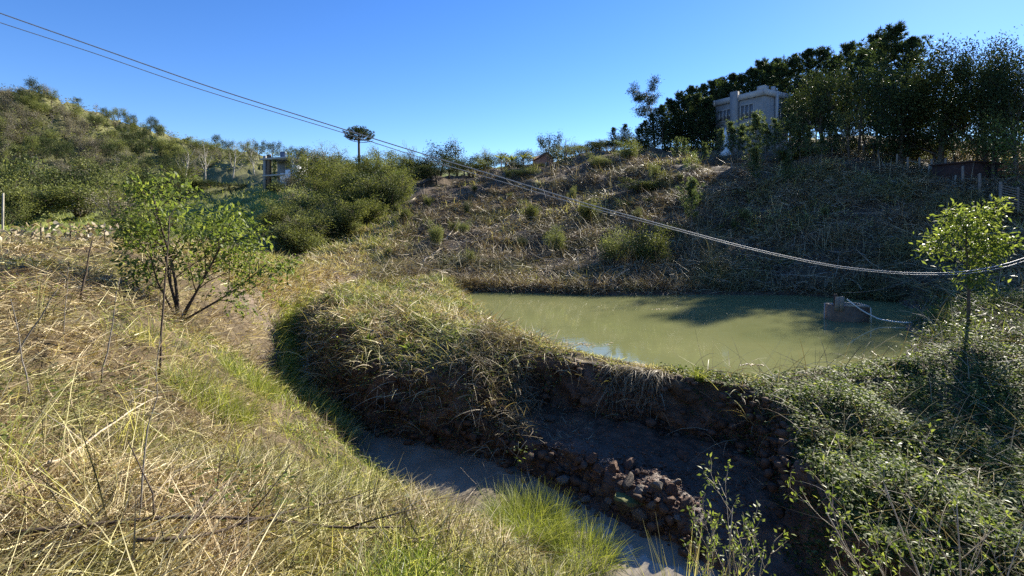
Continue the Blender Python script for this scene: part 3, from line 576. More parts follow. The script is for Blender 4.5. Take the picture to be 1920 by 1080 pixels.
def broadleaf(seed, leaf='dark_leaf', h=8, spread=1.0, k=16, L=.26, W=.16, bark='bark', n=(7,6), trunkf=.45, droop=.1, clump=.42, ang=(52,48)):
    rng = np.random.default_rng(seed); t = MB(); c = MB(); tips = []
    P = dict(levels=3, seg=[5,4,3], wob=[.06,.14,.2], up=[.04,.10,.05], taper=.35, n=n, ang=ang, len=[.62*spread,.55], thin=[.5,.5], cone=.2, **{'from':[trunkf*.75,.3]})
    grow(rng, t, (0,0,-.3), (0,0,1), h*.72, h*.028, 0, P, tips); foliage(rng, c, tips, k, clump, L, W, droop)
    return finish('tree', t, c, bark, leaf)
def bushtree(seed, leaf='mid_leaf', h=3, w=3, k=26, L=.15, W=.09, stems=7, bark='bark', clump=.26):
    rng = np.random.default_rng(seed); t = MB(); c = MB(); tips = []
    P = dict(levels=2, seg=[4,3], wob=[.12,.2], up=[.05,.06], taper=.3, n=(7,), ang=(50,), len=[.5], thin=[.5], cone=.35, **{'from':[.25]})
    for i in range(stems):
        th = i*2.4+rng.uniform(-.4,.4); ln = rng.uniform(.15,1)*w/h*.62
        d = np.array([cos(th)*ln, sin(th)*ln, 1]); grow(rng, t, (cos(th)*.08*w*ln, sin(th)*.08*w*ln, -.1), d, h*.85*rng.uniform(.5,1.1), .02*h**.5+.008*h, 0, P, tips)
    foliage(rng, c, tips, int(k*1.2), clump*h/3*.8, L, W, .05)
    return finish('bush', t, c, bark, leaf)
def bare(seed, h=9, bark='pale_bark', up=.10, dense=1.0):
    rng = np.random.default_rng(seed); t = MB(); tw = MB(); tips = []
    P = dict(levels=3, seg=[5,4,3], wob=[.05,.12,.16], up=[.03,up,up], taper=.3, n=(int(9*dense),6), ang=(38,38), len=[.55,.5], thin=[.45,.45], cone=.35, **{'from':[.22,.25]})
    grow(rng, t, (0,0,-.3), (0,0,1), h*.78, h*.022, 0, P, tips)
    n = len(tips); p = np.repeat(np.array([x[0] for x in tips]), 5, 0); d = np.repeat(np.array([x[1] for x in tips]), 5, 0)+rng.normal(0,.45,(5*n,3))+np.array([0,0,.35])
    d = nrm(d); az = np.arctan2(d[:,1], d[:,0]); ln = np.arccos(np.clip(d[:,2],-1,1))
    blades(tw, p, az, ln, -.2, rng.uniform(.3,.8,5*n)*h/9, .02*h/9, 2, rng.uniform(.3,1,5*n))
    return finish('bare_tree', t, tw, bark, 'grey_scrub')
def needles(rng, mb, p, d, k, L, W, sp=.75):
    n = len(p); P = np.repeat(p, k, 0); D = nrm(np.repeat(d, k, 0) + rng.normal(0, sp, (n*k,3)))
    leaves(mb, P, D, rng.normal(0,1,(n*k,3)), L*rng.uniform(.7,1.15,n*k), W, np.clip(np.repeat(rng.uniform(0,.6,n),k)+rng.uniform(0,.4,n*k),0,1), fold=0)
def pine(seed, h=14, crown=.18, wid=.40, leaf='needle', step=.95, nb=6, k=12, nl=.58, nw=.10, ntuft=6, bark='bark', upang=.12):
    rng = np.random.default_rng(seed); t = MB(); c = MB(); pts = [(rng.normal(0,.02)*i, rng.normal(0,.02)*i, h*i/8-.3*(i==0)) for i in range(9)]
    tube(t, pts, np.linspace(h*.011+.01, .012, 9), 6); z = h*crown; ps = []; ds = []
    while z < h*.985:
        f = (z-h*crown)/(h*(1-crown)); ln = h*wid*(1-f)**.7*(.6+.4*min(1, f*4+.35))*rng.uniform(.65,1.15); ox = np.interp(z, [p[2] for p in pts], [p[0] for p in pts]); oy = np.interp(z, [p[2] for p in pts], [p[1] for p in pts])
        a0 = rng.uniform(0, 6.28)
        for i in range(nb):
            th = a0+i*2*pi/nb+rng.normal(0,.25); l = ln*rng.uniform(.35,1.25); e = upang+.5*f+rng.normal(0,.12)
            b = [np.array([ox,oy,z]) + np.array([cos(th)*cos(e), sin(th)*cos(e), sin(e)+.25*s])*l*s for s in (0,.35,.7,1)]
            tube(t, b, [.012+.004*l*3,.010+.003*l,.008,.005], 3)
            for s in np.linspace(.35 if l > .6 else .15, 1, ntuft):
                q = np.array([ox,oy,z]) + np.array([cos(th)*cos(e), sin(th)*cos(e), sin(e)+.25*s])*l*s
                ps.append(q + rng.normal(0,.10*l**.5,3)); ds.append([cos(th)*.6, sin(th)*.6, .75])
        z += step*rng.uniform(.75,1.2)*(.55+.45*(1-f))
    ps.append([ox,oy,h*.97]); ds.append([0,0,1]); needles(rng, c, np.array(ps), np.array(ds), k, nl, nw)
    return finish('pine', t, c, bark, leaf)
def araucaria(seed, h=12):
    rng = np.random.default_rng(seed); t = MB(); c = MB(); tube(t, [(0,0,-.3),(.05,0,h*.4),(0,.05,h*.8),(0,0,h*.97)], [h*.032,h*.028,h*.024,h*.012], 7); ps = []; ds = []
    for z, n, ln, e in ((.80,13,.30,.28),(.86,12,.27,.35),(.92,9,.19,.5),(.97,6,.10,.8)):
        for i in range(n):
            th = i*2*pi/n+rng.normal(0,.2); l = h*ln*rng.uniform(.8,1.1); pr = [np.array([0,0,h*z])+np.array([cos(th), sin(th), e*s*s*1.1-.02])*l*s for s in (0,.3,.6,.85,1)]
            tube(t, pr, [.10,.08,.06,.05,.03], 4)
            for s in (.6,.72,.82,.92,1.0):
                q = np.array([0,0,h*z])+np.array([cos(th), sin(th), e*s*s*1.1])*l*s
                for _ in range(3): ps.append(q+rng.normal(0,.26,3)*np.array([1,1,.55])); ds.append([cos(th)*.4,sin(th)*.4,.6])
    needles(rng, c, np.array(ps), np.array(ds), 16, .42, .07, .9)
    return finish('araucaria', t, c, 'bark', 'dark_leaf')
def eucalyptus(seed, h=16):
    rng = np.random.default_rng(seed); t = MB(); c = MB(); tips = []
    P = dict(levels=3, seg=[7,5,3], wob=[.05,.12,.2], up=[.05,.12,.0], taper=.3, n=(11,4), ang=(42,45), len=[.34,.45], thin=[.38,.5], cone=.35, **{'from':[.38,.45]})
    grow(rng, t, (0,0,-.3), (-.04,0,1), h*.92, h*.016, 0, P, tips); foliage(rng, c, tips, 60, .42, .42, .11, .5, .3, .8)
    return finish('eucalyptus', t, c, 'grey_bark', 'dark_leaf')
def banana(seed, h=4):
    rng = np.random.default_rng(seed); t = MB(); c = MB(); tube(t, [(0,0,-.2),(0,0,h*.35),(.05,0,h*.55)], [.14,.11,.07], 6)
    n = 10; blades(c, np.tile([[.03,0,h*.52]], (n,1)), np.arange(n)*2.4+rng.uniform(-.3,.3,n), rng.uniform(.15,.9,n), rng.uniform(.5,1.3,n), rng.uniform(.4,.55,n)*h, .42, 6, rng.uniform(.2,1,n))
    return finish('banana', t, c, 'grey_bark', 'mid_leaf')

T = dict(
 dark=[broadleaf(s, 'dark_leaf', 8, 1.0, 26, .3, .18) for s in (1,2,3)], mid=[broadleaf(s, 'mid_leaf', 7, 1.05, 24, .28, .17) for s in (4,5,6)],
 pale=[bushtree(s, 'pale_leaf', 4, 4.5, 20, .2, .11, 8, clump=.3) for s in (7,8)], scrub=[bushtree(s, 'grey_scrub', 4, 5, 12, .2, .07, 9, 'grey_bark', .34) for s in (9,10)],
 bare=[bare(s, 9) for s in (11,12,13)], greybare=[bare(s, 9, 'grey_bark', .14, 1.2) for s in (14,15)],
 bush=[bushtree(16, 'mid_leaf', 4, 4.4, 52, .15, .085, 8), bushtree(17, 'dark_leaf', 4, 4.4, 50, .16, .09, 6, clump=.34), bushtree(18, 'mid_leaf', 4, 5, 34, .15, .08, 9, clump=.22), bushtree(48, 'pale_leaf', 4, 4.2, 44, .14, .07, 7, clump=.24)], paleb=[bushtree(19, 'pale_leaf', 3, 3, 36, .12, .06, 7), bushtree(20, 'pale_leaf', 3, 3, 26, .13, .06, 8, clump=.2), bushtree(49, 'mid_leaf', 3, 3, 30, .12, .06, 9, clump=.2)],
 pine=[pine(s) for s in (21,22,23,24)], ypine=[pine(s, 4.2, .24, .46, 'young_needle', .46, 5, 15, .28, .04, 5, 'grey_bark', .75) for s in (25,26,27)],
 arau=[araucaria(28)], euc=[eucalyptus(29)], banana=[banana(30), banana(31)],
 bigdark=[broadleaf(32, 'dark_leaf', 11, 1.25, 95, .24, .14, 'bark', (12,8), .25, .1, .55, (66,50)), broadleaf(38, 'dark_leaf', 11, 1.2, 95, .24, .14, 'bark', (12,8), .25, .1, .55, (62,50))],
 air=[broadleaf(33, 'mid_leaf', 8, .75, 9, .22, .12, 'grey_bark', (6,5), .5, .1, .35)],
 lit=[broadleaf(34, 'bright_leaf', 8, 1.0, 14, .22, .13, 'bark', (8,6), .35), broadleaf(35, 'pale_leaf', 8, 1.0, 14, .22, .13, 'bark', (8,6), .35)])
def place(kind, px, top, Y, label, cat='tree', name=None, width=None, group=None, base=None, v=None, lean=0):
    """stand a tree on the ground in the direction of a column, tall enough for its top to reach a row"""
    if base is not None: X, Y, z = hit(px, base)
    else: X = (px-CX)/F*Y; z = h1(X, Y)
    h = max(CAMZ+(HY-top)/F*Y-z, .4); tr = T[kind][RNG.integers(len(T[kind])) if v is None else v]
    s = h/tr.h; sw = s if width is None else (width/F*Y)/tr.w
    r = thing(name or NAME.get(kind, 'tree'), (X, Y, z-.02), label, cat, group, U(0,6.28), (sw, sw, s))
    if tr.trunk: link('trunk', tr.trunk, r)
    if tr.crown: link('crown' if kind not in ('bare','greybare') else 'twigs', tr.crown, r)
    return r
NAME = dict(dark='evergreen_tree', mid='leafy_tree', pale='pale_shrub', scrub='grey_scrub', bare='bare_tree', greybare='bare_tree', bush='bush', paleb='pale_bush', pine='pine_tree', ypine='young_pine', arau='araucaria_tree', euc='eucalyptus_tree', banana='banana_plant', bigdark='broad_tree', air='airy_tree', lit='leafy_tree')

def forest():
    """left hill and valley side; trees spread evenly as seen, each standing on the ground"""
    rng = np.random.default_rng(5); px = []; py = []
    for y0 in np.arange(168, 372, 11.5):
        for x0 in np.arange(-190, 660, 26): px.append(x0+rng.uniform(-11,11)); py.append(y0+rng.uniform(-5,5))
    px = np.array(px); py = np.array(py); P, ok = hits(px, py)
    keep = ok & (P[:,1] > 100) & (P[:,1] < 325) & ~((px > 375) & (px < 560) & (py > 318)) & ~((px < 150) & (py > 360))
    P = P[keep]; px = px[keep]; py = py[keep]; n = len(P)
    if n > 300: s = rng.permutation(n)[:300]; P = P[s]; px = px[s]; py = py[s]
    for i in range(len(P)):
        x, y, z = P[i]; nz = float(fbm(np.array([px[i]*.011]), np.array([py[i]*.02]), 3, 44)[0]) + rng.normal(0,.10)
        if rng.uniform() < .09: k, lb = 'greybare', 'bare grey branched tree on the wooded hill'
        elif nz > .09: k, lb = 'scrub', 'grey leafless scrub tree on the wooded hill'
        elif nz > .0: k, lb = 'pale', 'pale olive shrubby tree on the wooded hill'
        elif nz > -.08: k, lb = 'mid', 'mid green leafy tree on the wooded hill'
        else: k, lb = 'dark', 'dark evergreen tree on the wooded hill'
        tr = T[k][rng.integers(len(T[k]))]; h = rng.uniform(5.0,8.2)*(.8 if k in ('pale','scrub') else 1)*np.clip(y/190,.75,1.15); s = h/tr.h; w = rng.uniform(.82,1.2)*s*(1.2 if k in ('pale','scrub') else 1.0)
        lb = lb.replace(' on the wooded hill', ' %s of the wooded hill, %s' % ('on the crest' if py[i] < 195+.18*max(px[i],0) else 'on the upper slope' if py[i] < 260 else 'on the lower slope' if py[i] < 320 else 'at the foot', 'at the left edge' if px[i] < 120 else 'left part' if px[i] < 280 else 'middle part' if px[i] < 430 else 'right part'))
        r = thing(NAME[k], (x,y,z-.2), lb, 'tree', 'trees on the wooded hill', rng.uniform(0,6.28), (w,w,s))
        link('trunk', tr.trunk, r); link('crown', tr.crown, r)
forest()
ORD = 'first second third fourth fifth sixth seventh eighth ninth tenth eleventh twelfth thirteenth fourteenth fifteenth sixteenth seventeenth eighteenth nineteenth twentieth twenty-first twenty-second twenty-third twenty-fourth twenty-fifth twenty-sixth twenty-seventh twenty-eighth twenty-ninth thirtieth thirty-first thirty-second thirty-third thirty-fourth thirty-fifth thirty-sixth thirty-seventh thirty-eighth thirty-ninth fortieth'.split()
def named_trees():
    # far row on the left and centre skyline
    place('arau', 673, 237, 105, 'umbrella shaped araucaria with tall bare trunk rising above the other trees')
    for px, top, Y, k, lb in [
      (345,262,135,'bare','pale leafless tree, leftmost of the white trunked row below the wooded hill'),(385,258,138,'bare','pale leafless tree, second from left in the white trunked row'),
      (437,262,132,'bare','pale leafless tree, third from left in the white trunked row'),(478,262,130,'bare','pale leafless tree, last of the white trunked row beside the modern villa'),
      (605,264,120,'air','small flat topped tree on the skyline between villa and araucaria'),(632,266,122,'air','thin airy tree on the skyline just left of the araucaria'),
      (706,268,110,'air','thin airy tree on the skyline just right of the araucaria'),
      (772,262,100,'greybare','grey leafless tree on the skyline half way between araucaria and dark pointed tree'),(856,255,92,'greybare','widest grey leafless tree on the skyline behind the cables'),(910,270,92,'greybare','slender grey leafless tree standing alone on the skyline'),
      (825,262,86,'dark','dark round tree in front of the widest leafless tree'),(720,275,98,'mid','green tree immediately right of the araucaria trunk'),
      (610,290,108,'dark','dark evergreen left of the araucaria trunk, behind the bushes'),(655,288,104,'dark','dark evergreen touching the araucaria trunk on its left'),
      (755,295,92,'mid','green tree below the grey leafless tree on the skyline'),(795,300,90,'mid','green tree with pale top under the two cables'),
      (880,300,84,'mid','low green tree under the slender leafless tree'),(583,275,106,'scrub','brownish grey tree partly hiding the modern villa'),
      (520,338,90,'bush','green shrub tree in front of the modern villa'),(545,318,94,'scrub','brownish tree right of the modern villa'),
      (360,335,124,'dark','dark shrubs at the left foot of the modern villa'),(430,343,116,'dark','dark hedge tree above the small pasture'),(395,340,120,'dark','dark hedge tree left of the small pasture'),
      (300,330,110,'dark','dark tree behind the sunlit shrub tree'),(250,318,118,'dark','dark evergreen at the foot of the wooded hill'),
      (1026,246,79,'dark','dark pointed tree in front of the pink house'),(1062,258,84,'air','light airy tree right of the pink house'),(1120,262,86,'dark','low dark rounded tree on the skyline right of the pink house'),
      (1088,270,82,'lit','pale green tree beside the flat roof on the skyline'),
      (940,285,80,'banana','banana plant, leftmost of the clump on the skyline'),(960,288,80,'banana','banana plant, second of the clump on the skyline'),(982,284,80,'banana','banana plant next to the pink house'),(1000,290,80,'banana','small banana plant against the pink house')]:
        wd = {'dark':78,'mid':74,'scrub':70,'bush':50}.get(k) if px < 930 else {'dark':56,'air':64,'lit':60}.get(k)
        place(k, px, top, Y, lb, 'banana plant' if k == 'banana' else 'tree', width=wd)
    for i, (px, top, Y, k, w) in enumerate([(915,296,82,'mid',60),(948,292,84,'air',60),(1045,275,86,'mid',60),(1105,276,90,'mid',60),(1140,262,92,'dark',60),(1165,262,90,'lit',56),(1190,258,92,'dark',60),(970,300,78,'bush',60),(1012,304,80,'bush',40),(1075,296,80,'bush',50),(905, 284, 90, 'mid', 50),(928, 288, 88, 'dark', 44),(955, 284, 90, 'mid', 44),(978, 280, 92, 'dark', 44),(1003, 282, 90, 'mid', 44),(1036, 272, 90, 'lit', 46),(1058, 268, 92, 'dark', 46),(1080, 272, 92, 'mid', 46),(1098, 268, 94, 'dark', 44),(1125, 262, 95, 'mid', 48),(1152, 255, 96, 'mid', 48),(1178, 250, 96, 'dark', 48)]):
        place(k, px, top, Y, 'leafy tree of the mixed treeline on the ridge, %s from the left' % ORD[sorted([915,948,1045,1105,1140,1165,1190,970,1012,1075,905,928,955,978,1003,1036,1058,1080,1098,1125,1152,1178]).index(px)], width=w, group='ridge treeline', v=None)
    # bushes of the valley floor
    for px, top, Y, w, k, lb in [
      (560,352,56,110,'bush','large olive bush left of the fallen pale trunks'),(515,372,50,80,'bush','olive bush left of the largest bush in the valley'),(690,312,62,140,'bush','broad dark bush mass in the middle of the valley'),
      (620,330,70,100,'bush','dark bush behind the largest olive bush'),(750,318,70,70,'lit','pale green rounded tree at the right end of the bush belt'),(590,390,47,90,'bush','low bush at the foot of the fallen pale trunks'),
      (640,372,58,90,'bush','dark green bush in the middle of the bush belt'),(540,420,43,110,'paleb','pale wispy bush nearest the stream ravine'),(530,400,56,70,'bush','bush right of the small pasture'),
      (600,432,43,70,'paleb','thin pale bush beside the lower fallen trunk'),(640,410,50,60,'paleb','thin pale bush beside the upper fallen trunk'),(720,365,60,60,'bush','bush at the upper edge of the cleared slope'),
      (60,330,75,150,'paleb','broad pale green scrub at far left above the pasture strip'),(150,322,80,140,'paleb','pale green scrub in the left valley, second from the left edge'),(225,350,70,110,'scrub','grey brown scrub left of the sunlit shrub tree'),
      (110,300,100,120,'bush','dark bushes above the pale scrub at left'),(10,340,70,90,'bush','dark bush at the left edge of the picture'),(255,395,52,90,'bush','dark bush directly behind the sunlit shrub tree'),
      (190,300,110,120,'bush','rounded green bush at the foot of the wooded hill'),(20,290,115,110,'pale','pale shrub at the left edge below the wooded hill'),(300,385,58,90,'bush','olive bush hidden behind the sunlit shrub tree')]:
        place(k, px, top, Y, lb, 'bush', width=w, name='bush')
    rg = np.random.default_rng(11)
    for i in range(22):
        px = 575+i*15.5+rg.uniform(-5,5); Y = rg.uniform(72,92); k = ('mid','dark','mid','bush')[rg.integers(4)]
        place(k, px, 292+rg.uniform(-8,22)+max(0,px-800)*.06, Y, 'leafy tree, %s from the left in the belt below the far skyline' % ORD[i], width=rg.uniform(52,84), group='tree belt below the skyline')
    for i in range(34):
        t = rg.uniform(0,1); px = 525+rg.uniform(0,1)*(165+80*t)-60*(1-t)*0; base = 478-t*95+rg.uniform(-8,8); px = min(px, 560+ (478-base)*2.3)
        w = rg.uniform(55,105); kk = ('bush','paleb','bush','mid','scrub','greybare')[rg.integers(6)]; place(kk, px, base-w*rg.uniform(.6,.85), 0, {'bush':'olive bush','paleb':'pale wispy bush','mid':'green shrub tree','scrub':'grey brown bush','greybare':'leafless shrub'}[kk]+' in the %s %s of the thicket between pasture and cleared slope' % ('lower' if base > 450 else 'middle' if base > 415 else 'upper', 'left' if px < 550 else 'right'), 'bush', width=w, name='bush', group='thicket bushes', base=base)
    # right hill: pines behind and beside the concrete house
    pines = [(1150,238,92),(1172,232,95),(1196,240,88),(1210,225,92),(1268,195,98),(1290,178,95),(1318,158,100),(1342,172,104),(1362,152,102),(1388,140,106),(1412,128,100),(1440,120,104),(1466,118,98),(1490,104,96),(1514,92,94),(1542,90,92),(1566,104,90),(1592,80,86),(1618,92,80),(1644,62,76),(1300,205,88),(1330,200,92),(1250,225,88),(1500,150,84),(1530,140,80),(1352,146,108),(1376,138,110),(1428,112,108),(1455,108,108)]
    pines += [(1203,232,84),(1222,212,86),(1242,196,84),(1258,184,90),(1276,172,92),(1297,160,96),(1308,175,86),(1326,182,86),(1336,150,100)]
    for i, (px, top, Y) in enumerate(pines):
        place('pine', px, top, Y, 'tall dark pine, %s from the left in the row behind the concrete house' % ORD[sorted(p[0] for p in pines).index(px)], group='tall pines behind the concrete house', v=i % 4)
    place('pine', 1676, 45, 54, 'tallest pine, rising highest above the ridge right of the concrete house', v=1)
    place('pine', 1706, 70, 55, 'pine leaning against the right side of the tallest pine', v=2)
    place('euc', 1228, 146, 88, 'tall airy eucalyptus at the left end of the pine row', width=84)
    place('dark', 1545, 165, 76, 'dark rounded tree between the concrete house and the tallest pine', width=110)
    place('dark', 1500, 175, 80, 'dark tree immediately right of the concrete house', width=70)
    place('lit', 1592, 185, 45, 'sunlit yellow green tree left of the huge dark tree', width=75, v=1)
    place('bigdark', 1765, 92, 40, 'huge dark broad crowned tree above the fence posts', width=250, v=0)
    place('bigdark', 1850, 76, 38, 'tall dark tree overlapping the huge broad crowned tree on its right', width=190, v=1)
    place('dark', 1690, 130, 42, 'dark tree filling the gap left of the huge broad crowned tree', width=130)
    place('air', 1905, 115, 36, 'thin airy tree at the right edge of the picture', width=110)
    place('lit', 1935, 205, 27, 'bright leaved tree overhanging the bamboo slats at the right edge', width=150, v=0)
    place('mid', 1860, 215, 34, 'leafy tree behind the fence near the right edge', width=110)
    place('bush', 1700, 255, 46, 'low sunlit undergrowth behind the fence posts', 'bush', width=90, name='bush')
    place('lit', 1640, 235, 44, 'small bright tree under the dark crowns', width=60, v=0)
    for i, (px, top, Y, w) in enumerate([(1250,225,90,80),(1285,215,90,80),(1320,212,92,80),(1480,190,92,80),(1510,160,56,90),(1540,125,52,95),(1575,118,50,95),(1610,120,48,95),(1650,118,47,100),(1690,205,45,90),(1720,140,46,110),(1790,190,43,100),(1830,180,41,100),(1880,170,39,100),(1560,215,50,80),(1760,240,41,90),(1625,215,49,80)]):
        place('dark', px, top, Y, 'dark evergreen filling the wood between pines and fence, %s from the left' % ORD[sorted([1250,1285,1320,1480,1510,1540,1575,1610,1650,1690,1720,1790,1830,1880,1560,1760,1625]).index(px)], width=w, group='dark trees of the right wood')
    for i, px in enumerate(range(1215,1780,38)):
        place('bush', px, 272-(px-1215)*.02+U(-8,8), 84 if px < 1480 else 50, 'low dark undergrowth bush, %s from the left at the foot of the pine row' % ORD[i], 'bush', width=64, name='bush', group='undergrowth of the right wood')
    # wood that goes on beyond the right edge
    for i, (X, Y, h) in enumerate([(45,32,11),(37,21,8),(52,40,13),(48,25,12),(60,48,14),(58,34,14),(34,13,8),(44,15,10),(68,52,15),(54,20,13)]):
        tr = T['bigdark'][i % 2]; s = h/tr.h; r = thing('broad_tree', (X,Y,h1(X,Y)-.1), 'dark tree of the wood that goes on past the right edge', 'tree', 'trees past the right edge', U(0,6.28), (s*1.05,s*1.05,s))
        link('trunk', tr.trunk, r); link('crown', tr.crown, r)
    # young pines on the slope
    where = ['in front of the left end of the concrete house','in front of the middle of the concrete house','in front of the right corner of the concrete house','just right of the concrete house, the fullest one','lowest of those below the concrete house','standing alone right of the concrete house',
             'tall and thin stemmed, alone half way down the slope','left of the pale bush above the slope','second left of the pale bush above the slope','between bare stump and concrete house','at the foot of the dark rounded tree','below the fullest young pine','at the left corner of the concrete house','between two others before the concrete house','before the right wall of the concrete house','half way from the house to the dark rounded tree','rightmost but one, near the dark wood']
    for (px, base, top), w in zip([(1372,302,226),(1414,318,208),(1455,292,220),(1482,312,213),(1418,352,274),(1518,310,234),(1297,432,332),(1268,308,256),(1284,300,258),(1322,312,266),(1560,296,236),(1478,350,286),(1352,298,240),(1392,300,232),(1436,302,228),(1500,300,240),(1540,306,250)], where):
        place('ypine', px, top, 0, 'pale young pine '+w, name='young_pine', base=base)
    # bushes on the slope
    for px, base, top, w, k, lb in [(1100,416,370,52,'paleb','round pale bush under the cables on the middle of the slope'),(1045,474,420,46,'paleb','light leafy bush just above the pond left of centre'),(1150,496,424,80,'paleb','wide pale bush above the far shore'),(1218,500,415,90,'bush','dark leafy bush above the far shore, right of the wide pale one'),
      (995,420,374,40,'paleb','sparse pale bush on the left part of the slope'),(1228,338,303,34,'paleb','small bright bush high on the slope'),(1296,332,280,34,'lit','yellowish bush below the pine row'),(818,462,408,34,'paleb','thin leafy sapling bush on the lower left slope'),(1210,360,330,90,'bush','dark low thicket in the middle of the slope'),
      (870,440,410,30,'paleb','small olive bush beside the pale branch pile'),(1250,450,415,60,'bush','dark bush near the lone young pine'),(1130,315,285,60,'bush','dark bush at the top of the slope under the flat roof'),(1180,300,262,60,'paleb','olive bush at the left end of the pine row'),(1170,395,370,40,'bush','small dark bush between the cables and the lone pine'),(980,330,308,60,'bush','low bush below the banana clump'),(760,420,385,36,'paleb','olive sapling beside the upper fallen trunk')]:
        place(k, px, top, 0, lb, 'bush', width=w, name='bush', base=base)
named_trees()

def slope_saplings():
    rg = np.random.default_rng(21)
    for i in range(46):
        px = rg.uniform(720,1560); py = rg.uniform(330,505); P = hit(px, py)
        if P[1] < 25 or P[1] > 75: continue
        w = rg.uniform(12,26)*(.7+.3*30/P[1]); kk = ('paleb','paleb','bush','greybare')[rg.integers(4)]; place(kk, px, py-w*rg.uniform(.8,1.5), 0, {'paleb':'small pale leafy sapling','bush':'small olive sapling','greybare':'small leafless sapling'}[kk]+' regrowing on the %s %s of the cleared slope' % ('lower' if py > 440 else 'middle' if py > 385 else 'upper', 'left' if px < 950 else 'centre' if px < 1250 else 'right'), 'sapling', width=w, name='sapling', group='saplings on the cleared slope', base=py)
slope_saplings()

# ------------------------------------------------------------------ buildings
def concrete_house():
    Yc = 78.; Xc = (1434-CX)/F*Yc; d1 = np.array([-.52,.854]); d2 = np.array([.854,.52]); L1 = 8.7; L2 = 6.2
    zt = CAMZ+(HY-167)/F*Yc; zb = h1(Xc,Yc)-.6; zb = min(zb, h1(*(np.array([Xc,Yc])+d1*L1))-.6)
    ht = zt-zb; rz = math.atan2(d2[1], d2[0])      # local x along the right wall, local y along the left wall
    r = thing('concrete_house', (Xc,Yc,zb), 'unpainted three storey concrete house with flat roof on top of the hill', 'house', rz=rz)
    def part(nm, mat, bl, par=None):
        mb = MB(); [box(mb, c, s) for c, s in bl]; return mb.build(nm, M[mat], par or r)
    part('wall', 'concrete', [((L2/2,L1/2,ht/2-.3),(L2,L1,ht-.6))])
    part('roof_parapet', 'concrete_trim', [((L2/2,-.15,ht-.45),(L2+.7,.3,.9)),((-.15,L1/2,ht-.45),(.3,L1-.1,.9)),((L2/2,L1+.1,ht-.45),(L2+.7,.3,.9)),((L2+.2,L1/2,ht-.45),(.3,L1-.1,.9)),((L2/2,L1/2,ht-.62),(L2+.2,L1,.24))])
    part('chimney', 'concrete_trim', [((.9,.9,ht+.3),(1.2,1.2,.9))]); part('chimney', 'concrete_trim', [((2.6,.25,ht+.25),(.45,.5,1.1))])
    part('pilaster', 'concrete', [((-.38,4.9,ht/2+.25),(.75,1.15,ht+.7))]); part('pilaster', 'concrete_trim', [((2.6,-.34,ht/2),(.42,.36,ht))])
    part('floor_slab', 'concrete_trim', [((-.4,3.0,ht*.52),(.75,6.0,.18))])
    def win(y0, y1, z0, z1, n, right=False):
        w = MB(); fr = .1
        def bx(a, b, c, d, dep, off, mb):   # along, z
            if right: box(mb, ((a+b)/2, -off, (c+d)/2), (b-a, dep, d-c))
            else: box(mb, (-off, (a+b)/2, (c+d)/2), (dep, b-a, d-c))
        bx(y0-fr, y1+fr, z1, z1+fr, .12, .05, w); bx(y0-fr, y1+fr, z0-fr, z0, .16, .06, w); bx(y0-fr, y0, z0, z1, .12, .05, w); bx(y1, y1+fr, z0, z1, .12, .05, w)
        for i in range(1, n): t = y0+(y1-y0)*i/n; bx(t-.05, t+.05, z0, z1, .12, .05, w)
        o = w.build('window', M['concrete_trim'], r)
        for i in range(n):
            g = MB(); a = y0+(y1-y0)*i/n+.06; b = y0+(y1-y0)*(i+1)/n-.06; bx(a, b, z0+.01, z1-.01, .03, .012, g); g.build('pane', M['glass'], o)
    win(5.9,7.9,ht*.66,ht*.82,3); win(1.9,4.0,ht*.62,ht*.83,3); win(5.9,7.9,ht*.36,ht*.5,3); win(2.0,3.9,ht*.30,ht*.47,3); win(3.5,4.0,ht*.6,ht*.78,1,True); win(1.0,1.5,ht*.34,ht*.5,1,True)
concrete_house()
def villa():
    Y = 100.; X = (495-CX)/F*Y; s = Y/F; zt = CAMZ+(HY-300)*s; zb = h1(X+4,Y)-.5; r = thing('modern_villa', (X,Y,zb), 'modern villa with flat slabs, green creeper panel and white walls on the far left rise', 'house', rz=-.45); h = zt-zb
    def part(nm, mat, bl):
        mb = MB(); [box(mb, c, z) for c, z in bl]; return mb.build(nm, M[mat], r)
    part('back_wall', 'concrete', [((4,3.2,h/2),(8,.3,h))]); part('roof_slab', 'concrete_trim', [((3.6,1.6,h+.1),(8.4,4.2,.3))]); part('floor_slab', 'concrete_trim', [((4,1.4,h*.45),(8,3.6,.25))])
    part('pillar', 'concrete', [((.3,0,h/2+.4),(.5,.5,h+.8))]); part('pillar', 'old_concrete', [((1.3,.1,h/2+.5),(.7,.5,h+1))]); part('pillar', 'concrete', [((7.6,.1,h/2),(.4,.4,h))])
    part('side_wall', 'white_paint', [((5.6,0,h*.25),(1.9,.3,h*.5))]); part('side_wall', 'white_paint', [((7.1,-.4,h*.3),(1.2,.3,h*.6))]); part('side_wall', 'white_paint', [((8.2,1.5,h*.38),(.25,3.6,h*.76))])
    mb = MB(); n = 500; leaves(mb, np.c_[U(2.6,3.4,n),U(-.15,.1,n),U(h*.3,h+.15,n)], RNG.normal(0,1,(n,3)), RNG.normal(0,1,(n,3)), U(.15,.3,n), .14, U(.3,1,n)); mb.build('creeper', M['bright_leaf'], r)
    t = thing('water_tank', ((531-CX)/F*(Y+1), Y+1, zt+.3), 'dark blue water tank standing on the roof of the modern villa', 'water tank'); mb = MB()
    tube(mb, [(0,0,0),(0,0,.15),(0,0,1.2),(0,0,1.3)], [.5,.53,.6,.62], 14); mb.build('tank_body', M['blue_tank'], t, True); mb = MB(); tube(mb, [(0,0,1.3),(0,0,1.38),(0,0,1.44)], [.65,.6,.2], 14); mb.build('lid', M['blue_tank'], t)
villa()
